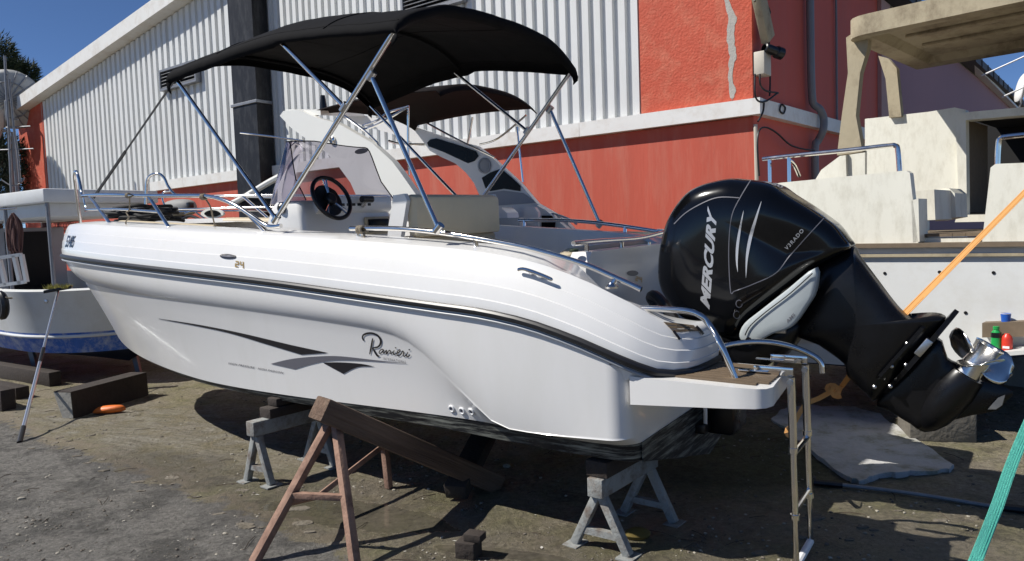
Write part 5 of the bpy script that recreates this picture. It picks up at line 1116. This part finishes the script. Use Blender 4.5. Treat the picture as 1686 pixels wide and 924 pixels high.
# little platform with cleaning things
rpan('stern_shelf', [(1598, 586), (1645, 580), (1790, 570), (1790, 576), (1645, 587), (1598, 592)], -.28, .28, 'boat_white')
rpan('brown_ledge', [(1617, 532), (1790, 526), (1790, 552), (1617, 556)], -.11, .11, 'teak_old')  # brown block standing out from the transom, under the cup
def bottle(x, y0, h, r, o, prof, name, mat, label, cat, cap=None):
    b = rp(x, y0, o); t = thing(name, label, cat, b); m = MB(); m.lathe(b, Zv, [(z*h, q*r) for z, q in prof], 20); m.build('body', mat, t)
    if cap: m = MB(); m.lathe(b+Zv*h*cap[0], Zv, [(0, 0), (0, cap[1]*r), (h*cap[2], cap[1]*r), (h*cap[2], 0)], 16); m.build('cap', cap[3], t)
    return t, b
hpx = 5.3/1200
t, b = bottle(1640, 579, 41*hpx, 7.5*hpx, -.17, [(0, 0), (0, .95), (.05, 1), (.12, .97), (.16, 1), (.30, .97), (.34, 1), (.48, .97), (.55, 1), (.75, .95), (.88, .45), (.92, .4), (.92, 0)], 'bottle', 'plastic_green', 'green plastic bottle on the stern shelf of the cabin boat', 'bottle', (.88, .62, .12, 'plastic_green'))
m = MB(); m.lathe(b, Zv, [(.56*41*hpx, 7.6*hpx), (.76*41*hpx, 7.3*hpx)], 20); m.build('label_band', 'plastic_black', t)
t, b = bottle(1658, 578, 28*hpx, 7.5*hpx, -.17, [(0, 0), (0, .95), (.04, 1), (.3, 1.02), (.7, 1), (.85, .85), (.96, .5), (1, .45), (1, 0)], 'carton', 'plastic_red', 'small red container beside the green bottle', 'container', None)
m = MB(); m.box(b-RH*7.55*hpx+Zv*.03, RE*.02, RH*.002, Zv*.008); m.build('print', 'plastic_white', t)
t, b = bottle(1656, 531.5, 15*hpx, 7.5*hpx, -.06, [(0, 0), (0, .8), (.1, .82), (1, 1), (.97, .93), (.2, .7), (.2, 0)], 'cup', 'plastic_blue', 'blue plastic cup standing above the green bottle', 'cup', None)
m = MB(); m.lathe(b, Zv, [(15*hpx*.97, 7.5*hpx), (15*hpx, 7.7*hpx), (15*hpx*1.03, 7.4*hpx)], 18); m.build('rim', 'plastic_white', t)
for x in (1300, 1700):
    a = rp(x, 590, 2.4); m = MB(); m.box(V((a.x, a.y, .4)), RE*.2, RH*.2, Zv*.42, .01); tag(m.build('keel_block', 'concrete_block'), '%s support block deep under the cabin boat' % ('left hand' if x < 1500 else 'right hand'), 'block')
# mast stays and radar dome of a yacht beyond
mast = thing('sailing_boat_rig', 'white mast fitting and stays against the sky far right', 'mast', V((15.6, 20, 0)))
m = MB(); P = [(1686, 138), (1678, 128), (1674, 150), (1672, 168), (1680, 168)]; Q = [atY(x, y, 20) for x, y in ((1690, 120), (1680, 130), (1673, 155), (1673, 168), (1680, 164), (1690, 145))]; m.pillow(cr(Q, 3, True), atY(1683, 148, 20), V((0, 1, 0)), .18, 2.4, 2., 9); m.build('radar_dome', 'plastic_white', mast)
for a, b in (((1616, 125), (1720, 78)), ((1650, 160), (1720, 128)), ((1678, 180), (1690, 130))):
    m = MB(); m.tube([atY(*a, 20), atY(*b, 19)], .022, 6); m.build('stay', 'plastic_white', mast)
m = MB(); m.tube([V((15.6, 20, 0)), V((15.6, 20, 13))], .07, 10); m.build('mast_pole', 'alu', mast)
# ================================================================== fishing boat ahead of the bow, at the left
LV = -.70
lb = thing('fishing_boat', 'small white fishing boat with blue waterline stripe and flat roof', 'fishing boat', frame(W(7.5, LV, 0), BD, BN, Zv))
def lh(u):   # half breadth from the rounded stern forward
    t = min(1, max(0, (u-7.45)/1.3)); return 1.18*(1-(1-t)**2.4)**.55 if t < 1 else 1.18
lus = [7.45+5.6*(k/40)**1.9 for k in range(41)]
def lrow(f, w, du=0.): return [W(u+du, LV+f*lh(u), 0)+Zv*w(u) for u in lus]
def lband(name, a, b, mat, n=5):
    m = MB()
    for s in (1, -1):
        rows = []
        for k in range(n+1):
            t = k/n; f = a[0]+(b[0]-a[0])*t; w = a[1]+(b[1]-a[1])*t; du = a[2]+(b[2]-a[2])*t
            rows.append([W(u+du, LV+s*f*lh(u), 0)+Zv*(w+.02*(u-7.45)) for u in lus])
        m.grid(rows)
    return m.build(name, mat, lb, angle=50)
lband('bottom', (.05, .16, .55), (.80, .37, .14), 'blue_bottom'); lband('waterline_stripe', (.80, .37, .14), (.89, .63, .08), 'blue_stripe'); lband('hull', (.89, .63, .08), (1.0, 1.15, 0.), 'boat_white'); lband('gunwale', (1.0, 1.15, 0.), (.93, 1.17, .07), 'boat_white', 2); lband('bulwark_inside', (.93, 1.17, .07), (.90, .80, .12), 'boat_white', 2)
m = MB(); m.add([W(u+.1, LV+.9*lh(u), 0)+Zv*(.85+.02*(u-7.45)) for u in lus]+[W(u+.1, LV-.9*lh(u), 0)+Zv*(.85+.02*(u-7.45)) for u in lus[::-1]], [tuple(range(82))]); m.build('deck', 'grey_gelcoat', lb, smooth=False)
# rubbing strake lip
m = MB()
for s in (1, -1): m.tube([W(u+.09, LV+s*.885*lh(u), 0)+Zv*(.585+.02*(u-7.45)) for u in lus[:30]], .02, 8)
m.build('strake', 'boat_white', lb)
# roof slab and posts
cn = atY(66, 312, 9.5); cl = Lc(cn); ru, rv = cl.x, cl.y; zr_ = cn.z
m = MB(); m.box(W(ru+1.6, rv-.78, 0)+Zv*(zr_-.09), BD*1.6, BN*.78, Zv*.09, .02); m.build('roof', 'boat_white', lb, angle=30)
m = MB(); m.box(W(ru+1.65, rv-.80, 0)+Zv*(zr_-.27), BD*1.5, BN*.68, Zv*.088, .01); m.build('roof_beam', 'boat_white', lb)
for u, v in ((ru+.05, rv-.06), (ru+.05, rv-1.5), (ru+1.3, rv-.06), (ru+2.9, rv-.06)):
    m = MB(); m.tube([W(u, v, 0)+Zv*.86, W(u, v, 0)+Zv*(zr_-.17)], .026, 8); m.build('roof_post', 'galv', lb)
m = MB(); m.box(W(ru+2.95, rv-.75, 0)+Zv*1.42, BD*.6, BN*.55, Zv*.57, .02); wh2 = m.build('wheelhouse', 'grey_gelcoat', lb)
m = MB(); m.box(W(ru+2.95, rv-.195, 0)+Zv*1.62, BD*.42, BN*.012, Zv*.26); m.build('wheelhouse_window', 'dark_glass', wh2, smooth=False)
m = MB(); m.box(W(ru+2.345, rv-.75, 0)+Zv*1.45, BD*.012, BN*.32, Zv*.48); m.build('wheelhouse_door', 'dark_glass', wh2, smooth=False)
fr0 = MB(); P = [(0, 428), (38, 422), (44, 470), (16, 474), (0, 476)]
for a, b in (((0, 427), (38, 421)), ((2, 430), (12, 472)), ((26, 423), (36, 470)), ((2, 472), (44, 466)), ((38, 421), (46, 466))):
    m = MB(); m.beam(atY(*a, 9.0), atY(*b, 9.0), .05, .04); m.build('guard_bar', 'boat_white', lb)
m = MB(); m.tube([atY(0, 347, 9.4), atY(30, 345, 9.4)], .012, 6); m.build('roof_rail', 'steel', lb)
for k, (x, y, r) in enumerate(((4, 505, 12),)):
    c = atY(x, y, 8.55); m = MB(); m.tube([c+BD*(.10*cos(a))+Zv*(.13*sin(a)) for a in [2*pi*q/20 for q in range(20)]], .045, 8, closed=True); m.build('tyre_fender', 'rubber', lb)
m = MB(); m.tube(cr([atY(0, 500, 8.5), atY(10, 492, 8.5), atY(14, 493, 8.5), atY(22, 493, 8.55)], 4), .01, 6); m.build('fender_rope', 'rope', lb)
m = MB(); m.lathe(atY(79, 498, 8.62), V((-.2, -1, 0)), [(0, 0), (0, .025), (.02, .025), (.025, .01), (.025, 0)], 12); m.build('through_bolt', 'steel_dull', lb)
# coil of rope hung on the post
rc = thing('rope_coil', 'reddish brown rope coil hanging from the fishing boat roof', 'rope', atY(22, 350, 9.3)); rr_ = random.Random(9)
for k in range(9):
    x0 = 14+k*2.2; P = [(20, 352), (x0-3, 370), (x0-2, 400+rr_.uniform(-4, 4)), (x0+2, 414+rr_.uniform(-6, 6)), (x0+5, 400), (x0+4, 370), (22, 351)]; m = MB(); m.tube(cr([atY(x, y, 9.3+rr_.uniform(-.05, .05)) for x, y in P], 5), .011, 6); m.build('loop', 'rope_brown', rc)
# supports under it
a, b = gp(112, 690), gp(238, 652); m = MB()
e = (V((b.x, b.y, 0))-V((a.x, a.y, 0))); e = e.normalized(); si = V((e.y, -e.x, 0)); a = V((a.x, a.y, 0)); Lb = 1.0
m.add([a+si*.06*-1, a+si*.07, a+si*.07+e*Lb, a-si*.06+e*Lb]+[a-si*.15+Zv*.27, a+si*.06+Zv*.27, a+si*.06+e*Lb+Zv*.27, a-si*.15+e*Lb+Zv*.27], [(0, 1, 2, 3), (4, 5, 6, 7), (0, 1, 5, 4), (1, 2, 6, 5), (2, 3, 7, 6), (3, 0, 4, 7)]); tag(m.build('support_beam', 'timber_dark', smooth=False), 'long beam with painted shade on its sides and a pale end lying under the fishing boat stern', 'beam')  # sides dark and end pale: the boats' shade put into the colours
sb_ = bpy.data.objects['support_beam']; m = MB(); m.prism([a-e*.006-si*.058+Zv*.01, a-e*.006+si*.068+Zv*.01, a-e*.006+si*.058+Zv*.262, a-e*.006-si*.147+Zv*.262], e*.004); m.build('end_face', 'concrete_block', sb_, smooth=False)
for k, (x, y, Y, L_) in enumerate(((20, 648, 8.0, 1.6), (70, 628, 8.9, 1.7), (10, 668, 7.5, 1.2))):
    g0 = gp(x, y); m = MB(); m.box(V((g0.x-.3, g0.y+.1, .07+.02*k)), BD*L_*.5, BN*.07, Zv*(.07+.02*k), .01); tag(m.build('cradle_timber', 'timber_dark'), ('dark cradle timber lying nearest the mop handle', 'dark cradle timber farthest under the fishing boat', 'low dark cradle timber at the left edge')[k], 'timber')
for k, (x, Y) in enumerate(((228, 9.6), (60, 9.8))):
    p = atY(x, 600, Y); m = MB(); m.beam(V((p.x, p.y, 0)), V((p.x-.1, p.y, .55)), .06, .06); tag(m.build('steel_prop', 'galv'), ('steel prop under the stern of the fishing boat', 'steel prop at the side of the fishing boat')[k], 'prop')
m = MB(); c = gp(178, 682); m.pillow(cr([c+V((x*.011, 0, y*.008+.035)) for x, y in ((-14, -3), (-8, 4), (4, 6), (14, 5), (16, -1), (6, -4), (-6, -4))], 3, True), c+V((0, 0, .04)), V((.2, 1, 0)), .06, 2., 1.7, 7); tag(m.build('crumpled_wrapper', 'plastic_orange'), 'crumpled red and orange wrapper on the ground by the beam', 'litter')
# telescopic deck brush leaning on the fishing boat
ft = gp(32, 728); tp = atY(96, 478, 8.40); mp_ = thing('deck_brush', 'telescopic deck brush leaning bristles up against the fishing boat', 'brush', V((ft.x, ft.y, 0))); lo = lambda t: ft.lerp(tp, t)
m = MB(); m.tube([lo(.0), lo(.08)], .022, 10); m.build('grip', 'rubber', mp_)
m = MB(); m.tube([lo(.08), lo(.50)], .0165, 10); m.build('handle', 'alu', mp_); m = MB(); m.tube([lo(.50), lo(1)], .013, 10); m.build('handle', 'alu', mp_); m = MB(); m.tube([lo(.46), lo(.55)], .0195, 10); m.build('collar', 'plastic_black', mp_)
m = MB(); m.box(tp+Zv*.01, V((.13, .05, .02)), V((-.02, .05, 0)), Zv*.018, .006); hd_ = m.build('brush_head', 'plastic_black', mp_)
m = MB(); rr_ = random.Random(4)
for k in range(240):
    p = tp+V((rr_.uniform(-.13, .13), rr_.uniform(-.05, .05), .02)); q = p+V((rr_.uniform(-.05, .05), rr_.uniform(-.05, .03), rr_.uniform(.02, .07))); m.add([p+V((.004, 0, 0)), p-V((.004, 0, 0)), q], [(0, 1, 2)])
tag(m.build('bristles', 'brush', mp_, smooth=False), kind='stuff')
# ropes on the main boat
def lash(name, label, P, r, mat='rope'):
    m = MB(); m.tube(cr(P, 5), r, 7); o = m.build(name, mat); tag(o, label, 'rope')
def wrap(c, d, R, n=2, k=7): 
    d = d.normalized(); x = d.cross(Zv).normalized(); y = d.cross(x); return [c+d*(i*.0016)+(x*cos(i*2*pi/k)+y*sin(i*2*pi/k))*R for i in range(n*k+1)]
rw = lambda u, v, w: W(u, v, w)
c = pv(213, 322, 1.0); lash('mooring_line', 'thin rope knotted round the bow rail near the bow', wrap(c, BD, .018, 3)+[pv(213, 345, .98), pv(208, 350, .98), pv(212, 358, .98), pv(207, 366, .96), pv(209, 372, .96)], .006)
c = pv(338, 324, 1.0); lash('mooring_line', 'rope tied on the bow rail below the canopy front', wrap(c, BD, .019, 4)+[pv(346, 340, .97), pv(352, 365, .9), pv(357, 382, .86)], .006)
c = pv(598, 378, 1.0); lash('mooring_line', 'frayed rope end knotted on the cockpit rail by the seat', wrap(c, BD, .020, 4)+[pv(599, 385, 1.0), pv(600, 394, 1.0)], .008)
bc = thing('bow_rope_heap', 'heap of black rope piled on the bow deck', 'rope', W(6.1, .1, itp(w_gun, 6.1))); rr_ = random.Random(12)
for k in range(7):
    pts = []
    for q in range(12):
        a = q*.62+rr_.uniform(-.2, .2); R = .24+.07*rr_.uniform(-1, 1); pts.append(W(5.75+R*1.5*cos(a)+.03*k, .15+R*sin(a), itp(w_gun, 6.1)+.01+.022*k+.018*rr_.uniform(-1, 1)))
    m = MB(); m.tube(cr(pts, 4), .017, 6); m.build('turn', 'rope_black', bc)
# bow roller
m = MB(); m.box(W(6.95, .0, 1.93), BD*.16, BN*.05, BK*.02, .008); m.build('bow_roller', 'steel', motor)
# ================================================================== left background: gate, satellite dishes, trees
gt_ = thing('mesh_gate', 'rusty brown wire mesh gate in front of the red wall', 'gate', atY(73, 420, 14.)); GY = 14.
gtp = lambda x, y: atY(x, y, GY)
for P in ([(72, 360), (78, 436)], [(81, 364), (86, 436)], [(72, 365), (130, 362)], [(77, 417), (130, 414)], [(76, 380), (86, 380)]):
    m = MB(); m.tube([gtp(*p) for p in P], .06 if P[0][0] == 72 and P[1][0] == 78 else .035, 8); m.build('gate_bar', 'fence_brown', gt_)
m = MB()
for k in range(22):
    x = 80+k*2.6
    m.tube([gtp(x, 366), gtp(x+10, 414)], .006, 4); m.tube([gtp(x+10, 366), gtp(x, 414)], .006, 4)
tag(m.build('wire_mesh', 'fence_brown', gt_), kind='stuff')
def dish_thing(label, c, ax, R, depth, ribs):
    t = thing('satellite_dish', label, 'dish', V((c.x, c.y, 0))); ax = ax.normalized(); m = MB(); m.lathe(c, ax, [(depth*(k/8)**2, R*k/8) for k in range(9)], 32); o = m.build('reflector', 'dish', t, angle=60); md = o.modifiers.new('t', 'SOLIDIFY'); md.thickness = .02
    x = ax.cross(Zv).normalized(); y = ax.cross(x)
    for k in range(ribs):
        a = 2*pi*k/ribs; m = MB(); m.tube([c+ax*(depth*q*q-.03)+(x*cos(a)+y*sin(a))*R*q for q in (.1, .4, .7, 1)], .02, 6); m.build('rib', 'galv', t)
    if ribs: m = MB(); m.tube([c+ax*(depth*.36-.04)+(x*cos(a)+y*sin(a))*R*.6 for a in [2*pi*k/24 for k in range(24)]], .022, 6, closed=True); m.build('ring', 'galv', t)
    m = MB(); m.tube([c-ax*.05, c-ax*.35, V((c-ax*.35).to_tuple()[:2]+(0,))], .06, 10); m.build('mast', 'galv', t); return t
dish_thing('large ribbed satellite dish seen from behind at the left edge', atY(14, 165, 26.4), V((-.35, .9, .25)), 1.05, .30, 20)
dish_thing('smaller pale satellite dish below the large one at the left edge', atY(2, 214, 25.5), V((-.8, -.3, .25)), .74, .18, 0)
def tuft(m, c, R, n, rn, ln=.22):
    for _ in range(n):
        d = V((rn.gauss(0, 1), rn.gauss(0, 1), rn.gauss(0, .8))).normalized(); p = c+d*R*rn.random()**.4; e = (d+V((rn.uniform(-.6, .6), rn.uniform(-.6, .6), rn.uniform(-.2, .8)))).normalized(); s = e.cross(V((rn.random(), rn.random(), rn.random()))).normalized()*ln*.10
        m.add([p-s, p+s, p+e*ln*rn.uniform(.6, 1.3)], [(0, 1, 2)])
def tree(label, base, clumps, seed):
    rn = random.Random(seed); t = thing('pine_tree', label, 'tree', base, 'pine trees behind the yard'); top_ = max(clumps, key=lambda c: c[0].z)[0]
    m = MB(); m.tube(cr([base, base.lerp(top_, .35)+V((.15, 0, 0)), base.lerp(top_, .7)-V((.1, 0, 0)), top_], 4), [.22-.19*k/12 for k in range(13)], 8); m.build('trunk', 'bark', t)
    for c, R in clumps:
        a = base.lerp(top_, min(.95, max(.2, (c.z-base.z)/(top_.z-base.z)-.12))); m = MB(); m.tube(cr([a, a.lerp(c, .5)+V((0, 0, .1)), c], 3), [.06, .055, .05, .045, .04, .03, .02], 6); m.build('branch', 'bark', t)
    m = MB()
    for c, R in clumps: tuft(m, c, R, 620, rn)
    tag(m.build('crown', 'leaf', t, smooth=False), kind='stuff')
tb = lambda x, y, Y, R: (atY(x, y, Y), R)
tree('tall dark pine behind the large satellite dish', V((-20.5, 30, 0)), [tb(4, 88, 30, .55), tb(-8, 78, 30, .7), tb(8, 104, 30, .5), tb(-6, 130, 30, .8), tb(3, 118, 30, .5)], 1)
tree('shorter dark pine just left of the roof corner', V((-20.0, 31, 0)), [tb(28, 108, 31, .38), tb(44, 116, 31, .42), tb(50, 132, 31, .36), tb(34, 128, 31, .5), tb(48, 150, 31, .3), tb(20, 120, 31, .4)], 2)
tree('low dark tree showing under the satellite dishes', V((-19.5, 27.5, 0)), [tb(8, 262, 27, .8), tb(22, 285, 27, .6), tb(5, 300, 27, .8), tb(18, 245, 27, .5), tb(-5, 240, 27, .7), tb(12, 330, 27, .8), tb(-10, 310, 27, .8)], 3)
tree('low dark tree at the left border behind the fishing boat', V((-21.5, 28, 0)), [tb(-14, 262, 28, .8), tb(-2, 285, 28, .8), tb(-15, 320, 28, .9), tb(2, 350, 28, .8), tb(-12, 360, 28, .9)], 4)
pole_ = thing('antenna_mast', 'thin antenna pole with cables beside the satellite dishes', 'mast', atY(10, 420, 22)-Zv*0)
pb = atY(14, 300, 22)
for P in ([(8, 92), (10, 140), (15, 220), (18, 300)], [(15, 130), (24, 220), (29, 250), (33, 300)]):
    m = MB(); m.tube([atY(x, y, 22) for x, y in P], .035, 6); m.build('pole', 'galv', pole_)
for P in ([(10, 210), (50, 208)], [(0, 247), (55, 245)], [(2, 296), (20, 306), (36, 300), (40, 292)], [(8, 122), (13, 124)], [(20, 196), (30, 197)]):
    m = MB(); m.tube(cr([atY(x, y, 22) for x, y in P], 4), .02, 6); m.build('bracket', 'galv', pole_)
m = MB(); m.tube([V((pb.x, pb.y, 0)), atY(18, 300, 22)], .04, 6); m.build('pole', 'galv', pole_)
